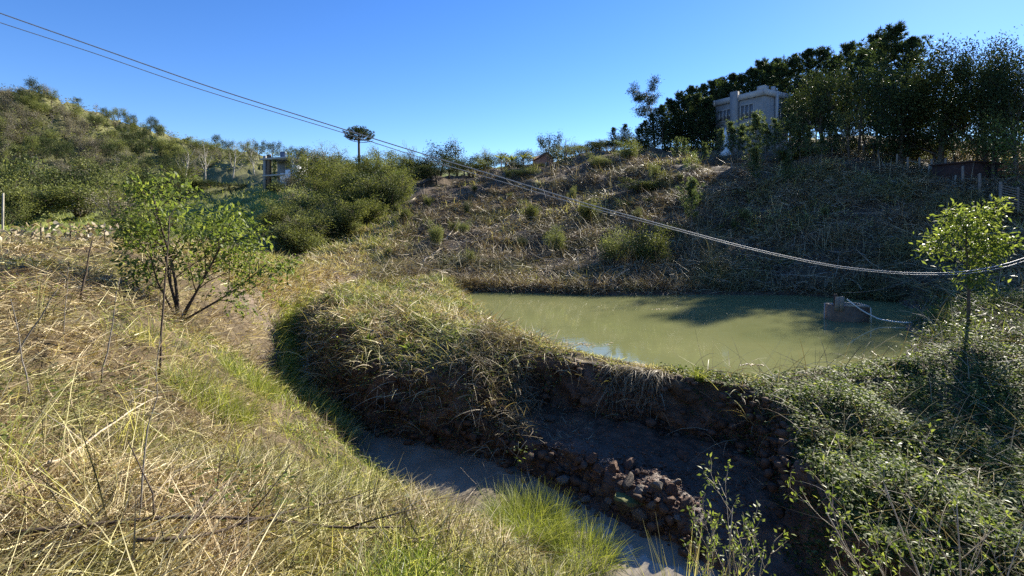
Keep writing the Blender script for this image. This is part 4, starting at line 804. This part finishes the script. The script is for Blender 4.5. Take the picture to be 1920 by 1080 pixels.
def pink_house():
    Y = 83.; s = Y/F; X = (1012-CX)*s; zb = h1(X+1,Y)-.4; zt = CAMZ+(HY-292)*s; h = max(zt-zb-.3, 1.5); w = 2.3
    r = thing('pink_house', (X,Y,zb), 'small pink gabled house half hidden by trees on the ridge', 'house', rz=.25)
    mb = MB(); v = [(0,0,0),(w,0,0),(w,4,0),(0,4,0),(0,0,h),(w,0,h),(w,4,h),(0,4,h),(w/2,0,h+.8),(w/2,4,h+.8)]
    mb.add(v, [(0,1,5,4),(1,2,6,5),(2,3,7,6),(3,0,4,7)], [(4,5,8),(6,7,9)]); mb.build('wall', M['pink_wall'], r)
    mb = MB()
    for a, b in ((-.25,w/2),(w+.25,w/2)):
        za = h-.12; mb.add([(a,-.3,za),(b,-.3,h+.85),(b,4.3,h+.85),(a,4.3,za),(a,-.3,za+.12),(b,-.3,h+.97),(b,4.3,h+.97),(a,4.3,za+.12)], [(0,1,2,3),(4,5,6,7),(0,1,5,4),(2,3,7,6),(0,3,7,4)])
    mb.build('roof', M['roof_tile'], r); mb = MB(); box(mb, (w*.55,-.02,h*.55),(.7,.06,.8)); wo = mb.build('window', M['white_paint'], r); mb = MB(); box(mb, (w*.55,-.06,h*.55),(.56,.03,.66)); mb.build('pane', M['glass'], wo)
    Y = 84.; X = (1085-CX)/F*Y; z = CAMZ+(HY-289)/F*Y; zb = h1(X+2,Y)-.3; r = thing('carport', (X,Y,zb), 'low carport with flat pale roof on the ridge right of the pink house', 'carport')
    mb = MB(); box(mb, (2.3,1,z-zb),(4.6,3,.16)); mb.build('roof', M['pale_concrete'], r)
    for x in (.3,4.3):
        for y in (-.2,2.2): mb = MB(); box(mb, (x,y,(z-zb)/2-.04),(.14,.14,z-zb-.1)); mb.build('post', M['post'], r)
    X, Y, z = hit(1358, 300); Y2 = 70.; X = (1360-CX)/F*Y2; z = h1(X,Y2); w = 1.6; hh = max(CAMZ+(HY-238)/F*Y2-z,.8)
    r = thing('white_tarp', (X,Y2,z), 'white tarpaulin draped over a frame at the left foot of the concrete house', 'tarp'); mb = MB(); n = 12
    a = np.arange(n)*2*pi/n; R = .8*(1+.12*np.cos(a*3)); v = [(0,0,hh)]+[(R[i]*.35*cos(a[i]),R[i]*.35*sin(a[i]),hh*.72) for i in range(n)]+[(R[i]*cos(a[i]),R[i]*sin(a[i]),0) for i in range(n)]
    mb.add(v, [(1+i,1+n+i,1+n+(i+1)%n,1+(i+1)%n) for i in range(n)], [(0,1+i,1+(i+1)%n) for i in range(n)]); mb.build('sheet', M['white_paint'], r)
pink_house()
def fence():
    P = [(1619,292,22,0),(1647,304,24,0),(1682,315,26,0),(1702,323,28,0),(1724,322,27,0),(1741,334,26,.05),(1747,331,34,0),(1773,339,42,0),(1789,354,26,.12),(1805,356,46,0),(1837,371,46,0),(1860,386,22,-.16),(1876,393,52,0)]
    where = ['leftmost of the fence, under the pine','second from the left end of the fence','third from the left end of the fence','fourth from the left, under the huge dark tree','fifth from the left, under the huge dark tree','short one touching its taller neighbour','taller of the touching pair','left of the dark red shed','short pale one leaning before the dark red shed','in front of the middle of the dark red shed','at the right end of the dark red shed','short pale one leaning near the bamboo slats','thick one beside the bamboo slats']
    tops = []
    for (px, py, hpx, ln), w in zip(P, where):
        X, Y, z = hit(px, py); h = hpx/F*Y; mb = MB(); rr = .075 if ln == 0 else .06
        tube(mb, [(0,0,-.3),(0,0,.5*h),(.01,0,h-.03),(0,0,h)], [rr*1.05,rr,rr*.92,rr*.7], 8); o = mb.build('fence_post', M['post'] if ln == 0 else M['pale_concrete'], None, True, (X,Y,z)); o.rotation_euler[1] = ln
        tag(o, ('weathered fence post ' if ln == 0 else 'pale fence stake ')+w, 'fence post', 'posts of the fence on the right slope')
        if ln == 0: tops.append((X,Y,z,h))
    for f, nm in ((.85,'upper'),(.45,'lower')):
        mb = MB(); pts = []
        for a, b in zip(tops[:-1], tops[1:]):
            for t in (0,.33,.66): pts.append(np.array([a[i]*(1-t)+b[i]*t for i in range(2)]+[(a[2]+a[3]*f)*(1-t)+(b[2]+b[3]*f)*t - .12*(t>0)]))
        tube(mb, pts, .006, 4); tag(mb.build('fence_wire', M['grey_bark'], None), nm+' wire strung along the fence posts on the right slope', 'fence wire')
    # shed behind the fence
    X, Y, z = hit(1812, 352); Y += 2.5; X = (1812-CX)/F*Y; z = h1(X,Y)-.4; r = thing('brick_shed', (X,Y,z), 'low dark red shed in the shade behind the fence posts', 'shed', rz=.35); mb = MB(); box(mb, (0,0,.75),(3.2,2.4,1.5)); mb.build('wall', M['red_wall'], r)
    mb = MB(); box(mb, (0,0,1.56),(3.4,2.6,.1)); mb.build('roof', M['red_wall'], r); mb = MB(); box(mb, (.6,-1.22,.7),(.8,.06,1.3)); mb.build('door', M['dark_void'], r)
    # bamboo slat fence
    X, Y, z = hit(1898, 402); Y = max(Y, 24); X = (1880-CX)/F*Y; z = h1(X,Y); r = thing('bamboo_fence', (X,Y,z), 'fence of slanting pale bamboo slats at the right edge', 'fence', rz=-.25)
    for i in range(9):
        mb = MB(); z0 = .15+i*.13; tube(mb, [(-.1,0,z0+.42),(.6,.01,z0+.2),(1.5,0,z0-.1)], .022, 5); mb.build('slat', M['post'], r)
    for x in (-.05,.7,1.45): mb = MB(); tube(mb, [(x,.06,-.4),(x,.06,.8),(x,.06,1.5)], .05, 6); mb.build('post', M['post'], r)
fence()

# ------------------------------------------------------------------ pump box, hose, floating things
def pump_box():
    Y = 16.8; X0 = (1562-CX)/F*Y; X1 = (1624-CX)/F*Y; w = X1-X0; r = thing('pump_box', (X0,Y,0), 'open concrete box standing in the pond with an upright wooden frame', 'concrete box', rz=-.12); r.rotation_euler[1] = .03; d = .6; h = .52; t = .08
    def part(nm, mat, bl, tilt=0):
        mb = MB(); [box(mb, c, s) for c, s in bl]; return mb.build(nm, M[mat], r)
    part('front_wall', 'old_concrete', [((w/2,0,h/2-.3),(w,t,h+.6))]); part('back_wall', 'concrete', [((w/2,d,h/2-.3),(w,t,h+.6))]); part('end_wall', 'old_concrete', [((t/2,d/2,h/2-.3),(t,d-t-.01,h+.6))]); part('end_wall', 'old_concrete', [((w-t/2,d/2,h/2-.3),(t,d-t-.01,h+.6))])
    part('rim', 'pale_concrete', [((w/2+.2,0,h+.025),(w-.38,t+.02,.05)),((w/2+.2,d,h+.025),(w-.38,t+.02,.05)),((w-t/2,d/2,h+.028),(t+.03,d-t-.03,.05))]); part('inner_water', 'dark_void', [((w/2,d/2,.2),(w-2*t-.01,d-t-.01,.04))])
    for x, hh, b, tl in ((.07,.44,.13,.03),(.215,.46,.13,-.02)): mb = MB(); box(mb, (0,0,hh/2),(b,.05,hh),rnd=.5); o = mb.build('plank', M['post'], r, loc=(x,-.07,h-.14)); o.rotation_euler = (.04,tl,.1*tl)
    mb = MB(); tube(mb, [(.14,.2,h-.1),(.14,.2,h+.36)], .05, 8); mb.build('pump_pipe', M['twig_dark'], r)
    mb = MB(); tube(mb, [(w+.02,-.05,h),(w+.03,-.07,.2),(w+.03,-.08,-.05)], .012, 5); mb.build('drop_pipe', M['hose'], r)
    a = np.array([X0+.42, Y-.05, h+.22]); b = np.array([X0+1.3,Y-.3,.12]); pts = [a, a+[.22,-.08,-.2], (a+b)/2+[0,0,-.06], b, b+[.6,-.3,-.05], b+[1.3,-.55,.04], b+[2.0,-.9,.25]]
    t_ = np.linspace(0,6,30); pts = np.array(pts); pts = np.stack([np.interp(t_, np.arange(7), pts[:,k]) for k in range(3)], -1); pts[1:-1] = (pts[:-2]+pts[1:-1]*2+pts[2:])/4
    mb = MB(); tube(mb, pts, .022, 7); tag(mb.build('water_hose', M['hose'], None, True), 'white hose sagging from the concrete box to the right bank', 'hose')
    p0 = np.array([X0+.35,Y+.1,h+.42])
    for k, (q, sg) in enumerate(((np.array([15.6,19.2,1.5]),.35),(np.array([15.3,19.0,1.35]),.30))):
        s = np.linspace(0,1,16)[:,None]; pts = p0*(1-s)+q*s - np.array([0,0,1.])*sg*4*s*(1-s)*.7; mb = MB(); tube(mb, pts, .0035, 4); tag(mb.build('thin_line', M['grey_bark'], None), ('upper','lower')[k]+' thin grey line from the concrete box towards the shaded bank', 'line')
    P = hit(1582,621); mb = MB(); tube(mb, [(-.12,.12,.012),(0,0,.02),(.12,-.12,.012)], .03, 6); tag(mb.build('floating_stick', M['hose'], None, False, (P[0],P[1],0)), 'short pale stick floating in front of the concrete box', 'stick')
    # floating scum and leaf rafts
    for px, py, sx, n, lb in [(1410,684,.22,26,'small raft of pale leaves floating near the dam'),(1668,674,.9,160,'long raft of floating plants beside the right bank'),(1080,646,.8,90,'raft of floating debris near the left shore'),(1000,630,.5,60,'thin debris patch touching the left shore'),(1560,702,.3,30,'leaf scum against the right creeper'),(1235,580,.3,20,'small leaf patch in the middle of the pond')]:
        Y = CAMZ*F/(py-HY); X = (px-CX)/F*Y; r = MB(); p = np.c_[RNG.normal(0,sx*.6,n), RNG.normal(0,sx*.16,n), np.full(n,.008)+U(0,.012,n)]; leaves(r, p, np.c_[RNG.normal(0,1,(n,2)),U(-.05,.05,n)], np.c_[RNG.normal(0,.12,(n,2)),np.ones(n)], U(.05,.14,n), U(.02,.05,n), U(.2,1,n))
        tag(r.build('floating_debris', M['dead_leaf'] if n != 160 else M['pale_leaf'], None, False, (X,Y,0)), lb, 'debris')
pump_box()

# ------------------------------------------------------------------ overhead cables
def cables():
    def run(pts, n=220):
        pts = np.array(pts, float); w = np.array([px2w(*p) for p in pts]); t = np.r_[0, np.cumsum(np.linalg.norm(np.diff(w,axis=0),axis=1))]
        s = np.linspace(0, t[-1], n); out = np.stack([np.interp(s, t, w[:,k]) for k in range(3)], -1)
        for _ in range(30): out[1:-1] = (out[:-2]+2*out[1:-1]+out[2:])/4
        return out, s
    up = [(-420,-125,8.2),(-200,-48,8.4),(0,25,8.6),(200,95,8.8),(400,166,9.0),(640,241,9.2),(800,291,9.4),(950,335,9.6),(1080,377,9.8),(1200,410,10),(1400,464,10.4),(1560,499,10.7),(1700,513,11),(1800,512,11.2),(1860,503,11.3),(1920,486,11.5),(2050,430,11.8),(2300,300,12.2)]
    lo = [(-420,-95,8.25),(-200,-26,8.45),(0,43,8.65),(180,100,8.8),(340,157,8.95),(520,212,9.1),(640,247,9.22),(800,300,9.42),(950,343,9.62),(1080,383,9.82),(1200,414,10.02),(1400,467,10.42),(1560,502,10.72),(1700,516,11.02),(1800,516,11.22),(1860,508,11.32),(1920,492,11.52),(2050,437,11.82),(2300,306,12.22)]
    for k, (p, tw, rr) in enumerate(((up,.0,.0105),(lo,.0,.0075))):
        c, s = run(p); r = thing('power_cable', (0,0,0), ('upper twisted cable crossing the whole view from top left to the right edge','lower thinner cable running just below the twisted one')[k], 'cable', 'overhead cables')
        for j in (0,):
            ph = s*5.0+j*pi; off = np.stack([0*s, np.cos(ph)*tw, np.sin(ph)*tw], -1); mb = MB(); tube(mb, c+off, rr, 6); mb.build('strand', M['cable'], r, True)
    sp = [(646,246,9.2),(646,257,9.2),(655,263,9.2),(668,266,9.2),(684,268,9.25),(700,264,9.25)]
    c, s = run(sp, 40); mb = MB(); tube(mb, c, .006, 5); tag(mb.build('loose_wire', M['twig_dark'], None, True), 'short loose wire loop hanging from the lower cable in front of the araucaria', 'wire')
cables()

# ------------------------------------------------------------------ rocks
def icorock(seed, sub=2):
    import bmesh
    bm = bmesh.new(); bmesh.ops.create_icosphere(bm, subdivisions=sub, radius=1); rng = np.random.default_rng(seed); ax = nrm(rng.normal(0,1,(14,3))); off = rng.uniform(.42,.85,14)
    for v in bm.verts:
        p = np.array(v.co)
        for a, o in zip(ax, off):
            k = p@a
            if k > o: p = p - a*(k-o)*.97
        p = p*(1+.10*float(fbm(np.array([p[0]*2.1+seed]), np.array([p[1]*2.1+p[2]*1.7]), 3, seed)[0])*2); v.co = p*np.array([1,.8,.72])
    me = bpy.data.meshes.new('rock'); bm.to_mesh(me); bm.free(); return me
ROCKS = []
for s in range(6):
    for mt in ('rock','rock_red','rock_pale'):
        me = icorock(s); me.materials.append(M[mt]); ROCKS.append(me)
def rocks():
    big = [(1060,905,34),(1090,915,30),(1120,900,36),(1145,925,40),(1085,880,30),(1110,865,34),(1150,880,38),(1180,905,34),(1200,930,36),(1165,955,34),(1200,970,38),(1225,950,30),(1240,985,34),(1215,1000,28),(1135,950,24),(1050,880,24),(1180,860,22),(1230,915,30),(1255,940,28),(1270,975,26),(1125,935,20),(1100,940,18),(1265,910,30),(1290,950,30),(1245,1010,20),(1075,935,15),(935,880,22),(955,890,30),(975,880,20),(925,900,12),(990,890,14),(1190,990,18),(1160,985,14),(1320,990,22),(1480,1000,26),(1285,1005,20),(1030,790,26),(1010,820,24),(890,830,22),(1290,885,14),(1240,880,12),(1210,875,12)]
    rg = np.random.default_rng(4); big += [(rg.normal(1145,60), rg.normal(915,32), 8+26*rg.uniform()**2.2) for _ in range(60)]
    for i, (px, py, wpx) in enumerate(big):
        X, Y, z = hit(px, py); s = wpx/F*Y*.62; me = ROCKS[RNG.integers(len(ROCKS)) if RNG.uniform() < .75 else RNG.integers(6)*3+1]
        o = link('rock', me, None, (X, Y, z+s*.22)); o.scale = (s*U(.8,1.3), s*U(.7,1.1), s*U(.55,1.05)); o.rotation_euler = (U(-.7,.7),U(-.7,.7),U(0,6.28))
        if 26 <= i <= 30: lb = 'small rock in the islet in the middle of the stream'
        elif px == 1480: lb = 'single flat brown rock at the foot of the creeper bank'
        elif i in (36,37,38): lb = 'rock at the foot of the mound under the hanging runners'
        elif px == 1320: lb = 'lone rock in the dark mud right of the rock pile'
        else: lb = '%s %s rock at the %s of the pile between stream and basin' % ('large' if wpx > 30 else 'medium' if wpx > 18 else 'small', {'stream_rock':'dark','reddish_rock':'reddish','pale_rock':'pale'}[me.materials[0].name], ('far ' if py < 905 else 'near ')+('left end' if px < 1100 else 'middle' if px < 1190 else 'right end'))
        tag(o, lb, 'rock', 'rocks of the stream bed')
    X, Y, z = hit(1178,955); me = icorock(40, 3); me.materials.append(mossmat()); o = link('mossy_rock', me, None, (X,Y,z+.12)); o.scale = (.36,.3,.3); tag(o, 'large mossy green topped rock in the rock pile by the stream', 'rock', 'rocks of the stream bed')
    px = np.r_[RNG.normal(1200,80,1500), U(1000,1420,1500), RNG.normal(960,30,80)]; py = np.r_[RNG.normal(905,34,1500), U(800,1010,1500), RNG.normal(885,12,80)]; P, ok = hits(px, py); zz, dp, ds, sd, db = H(P[:,0],P[:,1],True); m = ok & (P[:,2] > -1.6) & (db < .2) ; P = P[m]; n = len(P)
    pebbles(P, n, 'small stones and clods strewn over the basin floor and rock pile', 'pebbles')
def pebbles(P, n, label, cat):
    mb = MB(); me = icorock(3, 1); v = np.array([x.co for x in me.vertices]); f = np.array([p.vertices for p in me.polygons]); sc = .012+.05*U(0,1,n)**2.5
    for p, k in zip(P, sc):
        a = U(0,6.28); R = np.array([[cos(a),-sin(a),0],[sin(a),cos(a),0],[0,0,1]]); mb.add((v*k*U(.7,1.3,3))@R.T+p, None, f)
    tag(mb.build('pebbles', M['rock_red']), label, cat, kind='stuff')
    mb = MB()
    for p in CLODS[0]:
        a = U(0,6.28); R = np.array([[cos(a),-sin(a),0],[sin(a),cos(a),0],[0,0,1]]); mb.add((v*(.02+.15*U(0,1)**3)*U(.7,1.3,3))@R.T+p, None, f)
    tag(mb.build('earth_clods', M['clod']), 'crumbling earth clods in the cut faces of dam and mound', 'earth', kind='stuff')
def mossmat():
    m, nt, nd, l, bs = _nt('mossy_rock'); g = nd.new('ShaderNodeNewGeometry'); sx = nd.new('ShaderNodeSeparateXYZ'); l.new(g.outputs['Normal'], sx.inputs[0]); n = ntex(nd, l, 9, 6, .7, g.outputs['Position'])
    f = mnode(nd, l, 'MULTIPLY', mnode(nd, l, 'ADD', mnode(nd, l, 'SUBTRACT', n, .62), sx.outputs[2]), 2.2, True)
    l.new(mixc(nd, l, f, ramp(nd, l, n, [(.3,(.04,.03,.022)),(.7,(.13,.10,.07))]), ramp(nd, l, n, [(.3,(.07,.085,.02)),(.7,(.19,.19,.05))])), bs.inputs['Base Color']); bs.inputs['Roughness'].default_value = .9; bump(nd, l, n, .9, .03, bs); return m
rocks()

# ------------------------------------------------------------------ foreground plants
def shrub(name, loc, label, cat, stems, leafm, bark, k, L, W, spread, seed, P=None, updir=.9):
    rng = np.random.default_rng(seed); t = MB(); c = MB(); tips = []
    for (d, ln, r) in stems: grow(rng, t, (rng.normal(0,.03),rng.normal(0,.03),-.05), d, ln, r, 0, P, tips)
    foliage(rng, c, tips, k, spread, L, W, .15, updir); root = thing(name, loc, label, cat); t.build('trunk', M[bark], root, True); c.build('leaves', M[leafm], root); return root
def foreground():
    P3 = dict(levels=3, seg=[6,4,3], wob=[.07,.14,.18], up=[.05,.07,.05], taper=.3, n=(9,5), ang=(50,45), len=[.48,.5], thin=[.5,.5], cone=.35, **{'from':[.3,.25]})
    X, Y, z = hit(335, 600)
    shrub('shrub_tree', (X,Y,z), 'sunlit bushy shrub tree with glossy leaves in the straw grass of the near bank', 'tree',
          [((-.25,.1,1),2.55,.034),((.05,-.1,1),2.7,.036),((.42,0,1),2.3,.032),((.95,.1,.62),2.1,.030),((-.55,.0,1),1.8,.024),((.2,.5,1),2.2,.03)], 'bright_leaf', 'twig_dark', 6, .125, .056, .10, 3, P3)
    X, Y, z = hit(1818, 612)
    Ps = dict(levels=3, seg=[7,4,3], wob=[.05,.12,.18], up=[.03,.05,.03], taper=.35, n=(13,5), ang=(68,45), len=[.34,.5], thin=[.45,.5], cone=.35, **{'from':[.42,.3]})
    h = (612-392)/F*Y
    shrub('bank_tree', (X,Y,z), 'small slender tree with bright backlit leaves on the right bank', 'tree', [((.03,0,1),h*.95,.05)], 'bright_leaf', 'bark', 15, .15, .055, .12, 8, Ps)
    # pale budding sapling bottom right
    X, Y, z = 4.25, 4.75, h1(4.25,4.75)
    Pb = dict(levels=3, seg=[6,4,3], wob=[.05,.08,.12], up=[.04,.12,.10], taper=.35, n=(7,3), ang=(30,32), len=[.42,.45], thin=[.5,.6], cone=.3, **{'from':[.25,.3]})
    shrub('budding_sapling', (X,Y,z), 'pale stemmed sapling with small fresh leaf rosettes at the bottom right', 'sapling', [((-.75,.15,1),2.2,.015),((-.35,.2,1),2.3,.015),((-.05,0,1),2.1,.014),((.3,.1,1),1.8,.013),((-.95,-.1,.75),1.6,.012),((-.55,.1,1),1.9,.012)], 'bright_leaf', 'stick', 4, .055, .022, .016, 12, Pb)
    # weeds and grass in the bottom centre
    X, Y, z = hit(1345, 1075); Y = 4.5; X = 1.85; z = h1(X,Y)
    shrub('stalky_weed', (X,Y,z), 'stalky weed with pale stems and tiny leaves at the bottom centre right', 'weed', [((.10,.1,1),1.75,.010),((-.10,.1,1),1.45,.009),((.32,0,1),1.5,.009),((.2,.2,1),1.2,.008)], 'bright_leaf', 'stick', 4, .045, .02, .02, 15, Pb)
    def clump(name, px, py, lb, n, R, L, W, mat, lean=(.0,.7), curl=(.2,1.5), off=None, cat='grass', asd=1.2):
        X, Y, z = hit(px, py) if off is None else off; mb = MB(); a = U(0,6.28,n); rr = np.sqrt(U(0,1,n))*R
        b = np.c_[rr*np.cos(a), rr*np.sin(a), np.full(n,-.03)]; b[:,2] += H(b[:,0]+X, b[:,1]+Y)-z if True else 0
        blades(mb, b, a+RNG.normal(0,asd,n), U(*lean,n), U(*curl,n), U(.5,1.1,n)*L, U(.7,1.3,n)*W, 5, U(0,1,n)); return tag(mb.build(name, M[mat], None, False, (X,Y,z)), lb, cat)
    clump('grass_tussock', 985, 1005, 'big lush green grass tussock leaning over the stream at the bottom centre', 2800, .58, .70, .008, 'lush')
    clump('grass_tussock', 1090, 1060, 'green grass tussock right of the big one at the bottom edge', 1500, .42, .62, .008, 'lush')
    clump('grass_tussock', 1395, 1078, 'tall reedy grass at the bottom edge below the rock pile', 170, .24, 1.25, .011, 'olive', (.0,.4), (.1,1.0), off=(1.6,4.5,h1(1.6,4.5)))
    clump('grass_tussock', 400, 765, 'dark green grass clump in the middle of the near bank', 900, .5, .55, .007, 'lush')
    clump('grass_tussock', 470, 720, 'green grass clump just behind the dark green one on the near bank', 700, .45, .5, .007, 'lush')
    clump('grass_tussock', 1310, 712, 'bright green grass tuft on the dam at the water edge', 150, .10, .34, .014, 'lush', (.0,.7), (.2,.9))
    clump('grass_tussock', 1150, 690, 'small green tuft on the dam left of the bright tuft', 60, .07, .2, .012, 'lush')
    clump('grass_tussock', 525, 572, 'yellow green leafy tuft in the straw on the left side of the ravine', 70, .10, .5, .035, 'lush', (.1,.9), (.2,.9))
    clump('grass_tussock', 620, 700, 'long pale strap leaves flopping over the stream from the mound', 130, .25, 1.0, .022, 'straw', (.4,1.0), (.8,1.6))
    clump('spiky_plant', 562, 668, 'spiky grey green rosette plant at the stream edge', 34, .06, .42, .05, 'pale_leaf', (.2,1.3), (.1,.5), cat='plant')
    clump('leafy_herb', 605, 910, 'low blue green broad leaved herb near the bottom of the near bank', 60, .16, .16, .05, 'mid_leaf', (.5,1.3), (.1,.4), cat='herb')
    for i, (px, py) in enumerate([(683,605),(690,640),(745,640),(770,655),(850,640),(615,560)]):
        clump('broad_weed', px, py, ['yellow green','fresh','tall bright','small bright','rightmost bright','lone'][i]+' broad leaved weed on the mound between stream and pond', 24, .08, .3, .07, 'bright_leaf', (.2,1.1), (.1,.8), cat='weed')
    # standing dry stalks of the near bank
    st = [((298,712),(318,405),.017,'tallest dry reddish stalk standing in front of the shrub tree'),((150,560),(175,440),.018,'dark dry stalk with withered top left of the shrub tree'),((190,720),(225,520),.010,'slim dry stalk left of the tallest stalk'),((20,680),(110,540),.011,'leaning dry stalk near the left edge'),((255,1000),(300,640),.006,'thin leaning stalk in the lower left grass'),((120,640),(128,500),.006,'thin upright dead stalk left of the withered one'),((545,640),(590,530),.005,'thin stalk near the stream bend'),((60,760),(20,560),.007,'stalk leaning out of the left edge'),((372,760),(410,650),.005,'thin stalk in front of the dark green grass clump')]
    for (b, t, r, lb) in st:
        X, Y, z = hit(*b); tx, ty, tz = px2w(t[0], t[1], Y*1.02); e = np.array([tx-X, ty-Y, tz-z]); s = np.linspace(0,1,8)[:,None]; pts = e*s + RNG.normal(0,.012,(8,3))*np.sin(s*pi)
        root = thing('dry_stalk', (X,Y,z), lb, 'stalk'); mb = MB(); tube(mb, pts, np.linspace(r,r*.4,8), 5); mb.build('stem', M['twig_dark'] if r > .0125 else M['grey_bark'], root, True)
        mb = MB(); n = 26; f = U(.6,1,n); p = e*f[:,None]; az = U(0,6.28,n); blades(mb, p, az, U(.3,1.6,n), U(.2,1.2,n), U(.06,.2,n), .007, 3, U(0,1,n)); mb.build('dry_leaves', M['straw'], root)
    # fallen branches lying on the near bank
    br = [([(0,1062),(150,1040),(330,1022),(480,1020),(640,1040),(760,1042)],.013,'long dark branch lying along the bottom edge of the near bank'),([(250,1078),(400,1050),(520,1010),(640,975),(680,965)],.010,'second dark branch crossing the long one at the bottom'),
          ([(330,1075),(380,1000),(440,930),(520,880),(560,840)],.008,'brown stem slanting up through the bottom grass'),([(90,925),(150,880),(230,810),(300,770)],.012,'bundle stem of pale flattened cane in the lower left'),([(700,790),(800,745),(885,720)],.008,'bare grey stick pointing across the stream towards the mound'),
          ([(870,960),(905,915),(945,900)],.006,'short twig at the edge of the bank above the stream'),([(640,770),(690,790),(760,800),(820,770)],.006,'crooked twig hanging over the stream'),([(1010,960),(990,910),(985,870)],.007,'forked twig standing at the bank edge by the islet')]
    for pts, r, lb in br:
        w = []
        for px, py in pts:
            X, Y, z = hit(px, py); w.append((X,Y,z+.16))
        w = np.array(w); t = np.arange(len(w)); s = np.linspace(0,len(w)-1,18); p = np.stack([np.interp(s,t,w[:,k]) for k in range(3)],-1)+RNG.normal(0,.012,(18,3))
        for _ in range(2): p[1:-1] = (p[:-2]+p[1:-1]*2+p[2:])/4
        o = p[0].copy(); root = thing('fallen_branch', o, lb, 'branch'); mb = MB(); tube(mb, p-o, np.linspace(r,r*.45,18), 6); mb.build('stem', M['twig_dark' if 'dark' in lb or 'brown' in lb else 'stick'], root, True)
        for j in (6,11,14):
            mb = MB(); d = RNG.normal(0,.25,3); d[2] = abs(d[2]); q = p[j]-o; tube(mb, [q, q+d*.4, q+d+RNG.normal(0,.05,3)], [r*.5,r*.35,r*.2], 4); mb.build('side_twig', M['twig_dark' if 'dark' in lb or 'brown' in lb else 'stick'], root)
    # withered broad leaves along the top of the near bank at left
    for i, px in enumerate((20,75,130,165,195)):
        Y = 14.+i*.3; X = (px-CX)/F*Y; z = h1(X,Y); root = thing('withered_plant', (X,Y,z), ['leftmost','second','third','fourth, tallest','rightmost'][i]+' of the withered pale broad leaved plants on the bank top at left', 'plant', 'withered plants on the bank top'); mb = MB()
        tube(mb, [(0,0,0),(.03,0,.35),(0,.02,.7)], [.025,.02,.012], 5); mb.build('stem', M['twig_dark'], root); mb = MB(); n = 60
        p = np.c_[RNG.normal(0,.28,n),RNG.normal(0,.2,n),U(.1,.75,n)]; leaves(mb, p, RNG.normal(0,1,(n,3))-[0,0,.5], RNG.normal(0,1,(n,3)), U(.12,.28,n), U(.06,.12,n), U(0,1,n)); mb.build('leaves', M['dead_leaf'], root)
foreground()
def slope_sticks():
    logs = [((580,462),(640,440),.07,'lower pale fallen trunk at the left edge of the cleared slope'),((700,405),(780,372),.08,'upper pale fallen trunk at the left edge of the cleared slope'),((830,455),(862,425),.05,'pale branched bough on the lower left slope'),((795,500),(830,480),.05,'forked pale bough above the mound'),((870,460),(925,448),.045,'pale bough in the middle of the slope'),((895,430),(960,405),.045,'pale thin trunk across the slope'),((640,438),(618,436),.04,'short pale post end beside the lower fallen trunk')]
    for a, b, r, lb in logs:
        A = hit(*a); B = hit(*b); n = 9; s = np.linspace(0,1,n)[:,None]; p = A*(1-s)+B*s; p[:,2] = H(p[:,0],p[:,1])+.22; p += RNG.normal(0,.05,(n,3)); o = p[0].copy(); root = thing('fallen_log' if 'trunk' in lb else 'pale_bough', o, lb, 'log' if 'trunk' in lb else 'bough'); mb = MB(); tube(mb, p-o, np.linspace(r,r*.55,n), 7); mb.build('stem', M['stick'], root, True)
        L = np.linalg.norm(B-A)
        for j in range(2, n-1, 1 if 'bough' in lb else 3):
            q = p[j]-o; d = nrm((B-A)+RNG.normal(0,1.0,3)*L*.6); d[2] = abs(d[2])*.6; mb = MB(); tube(mb, [q,q+d*L*.15,q+d*L*.3+RNG.normal(0,.06,3)], [r*.5,r*.4,r*.2], 4); mb.build('side_branch', M['stick'], root)
    # a dead standing stump on the upper slope and loose sticks as stuff
    mb = MB(); px = np.r_[U(560,1150,420),U(1000,1900,520)]; py = np.r_[U(370,540,420),U(330,540,520)]; P, ok = hits(px, py); zz, dp, ds, sd, db = H(P[:,0],P[:,1],True)
    for p in P[ok & (dp > .5) & (P[:,1] > 22) & (P[:,1] < 80) & (P[:,0] > -16)]:
        d = nrm(RNG.normal(0,1,3)*np.array([1,1,.25])); L = U(.5,1.8); q = p+[0,0,.22]; tube(mb, [q, q+d*L*.5+RNG.normal(0,.06,3), q+d*L], [.018,.014,.007], 3, U(0,1))
    tag(mb.build('slope_sticks', M['stick'], None), 'loose bleached sticks strewn over the cleared hillside', 'sticks', kind='stuff')
slope_sticks()
Yp = 30.; Xp = (5-CX)/F*Yp; zp = h1(Xp, Yp); _m = MB(); tube(_m, [(0,0,-.3),(0,0,1.2),(.03,0,CAMZ+(HY-362)/F*Yp-zp)], [.06,.055,.05], 7)
tag(_m.build("pale_pole", M["pale_concrete"], None, True, (Xp,Yp,zp)), "pale upright pole at the left edge above the straw bank", "pole")
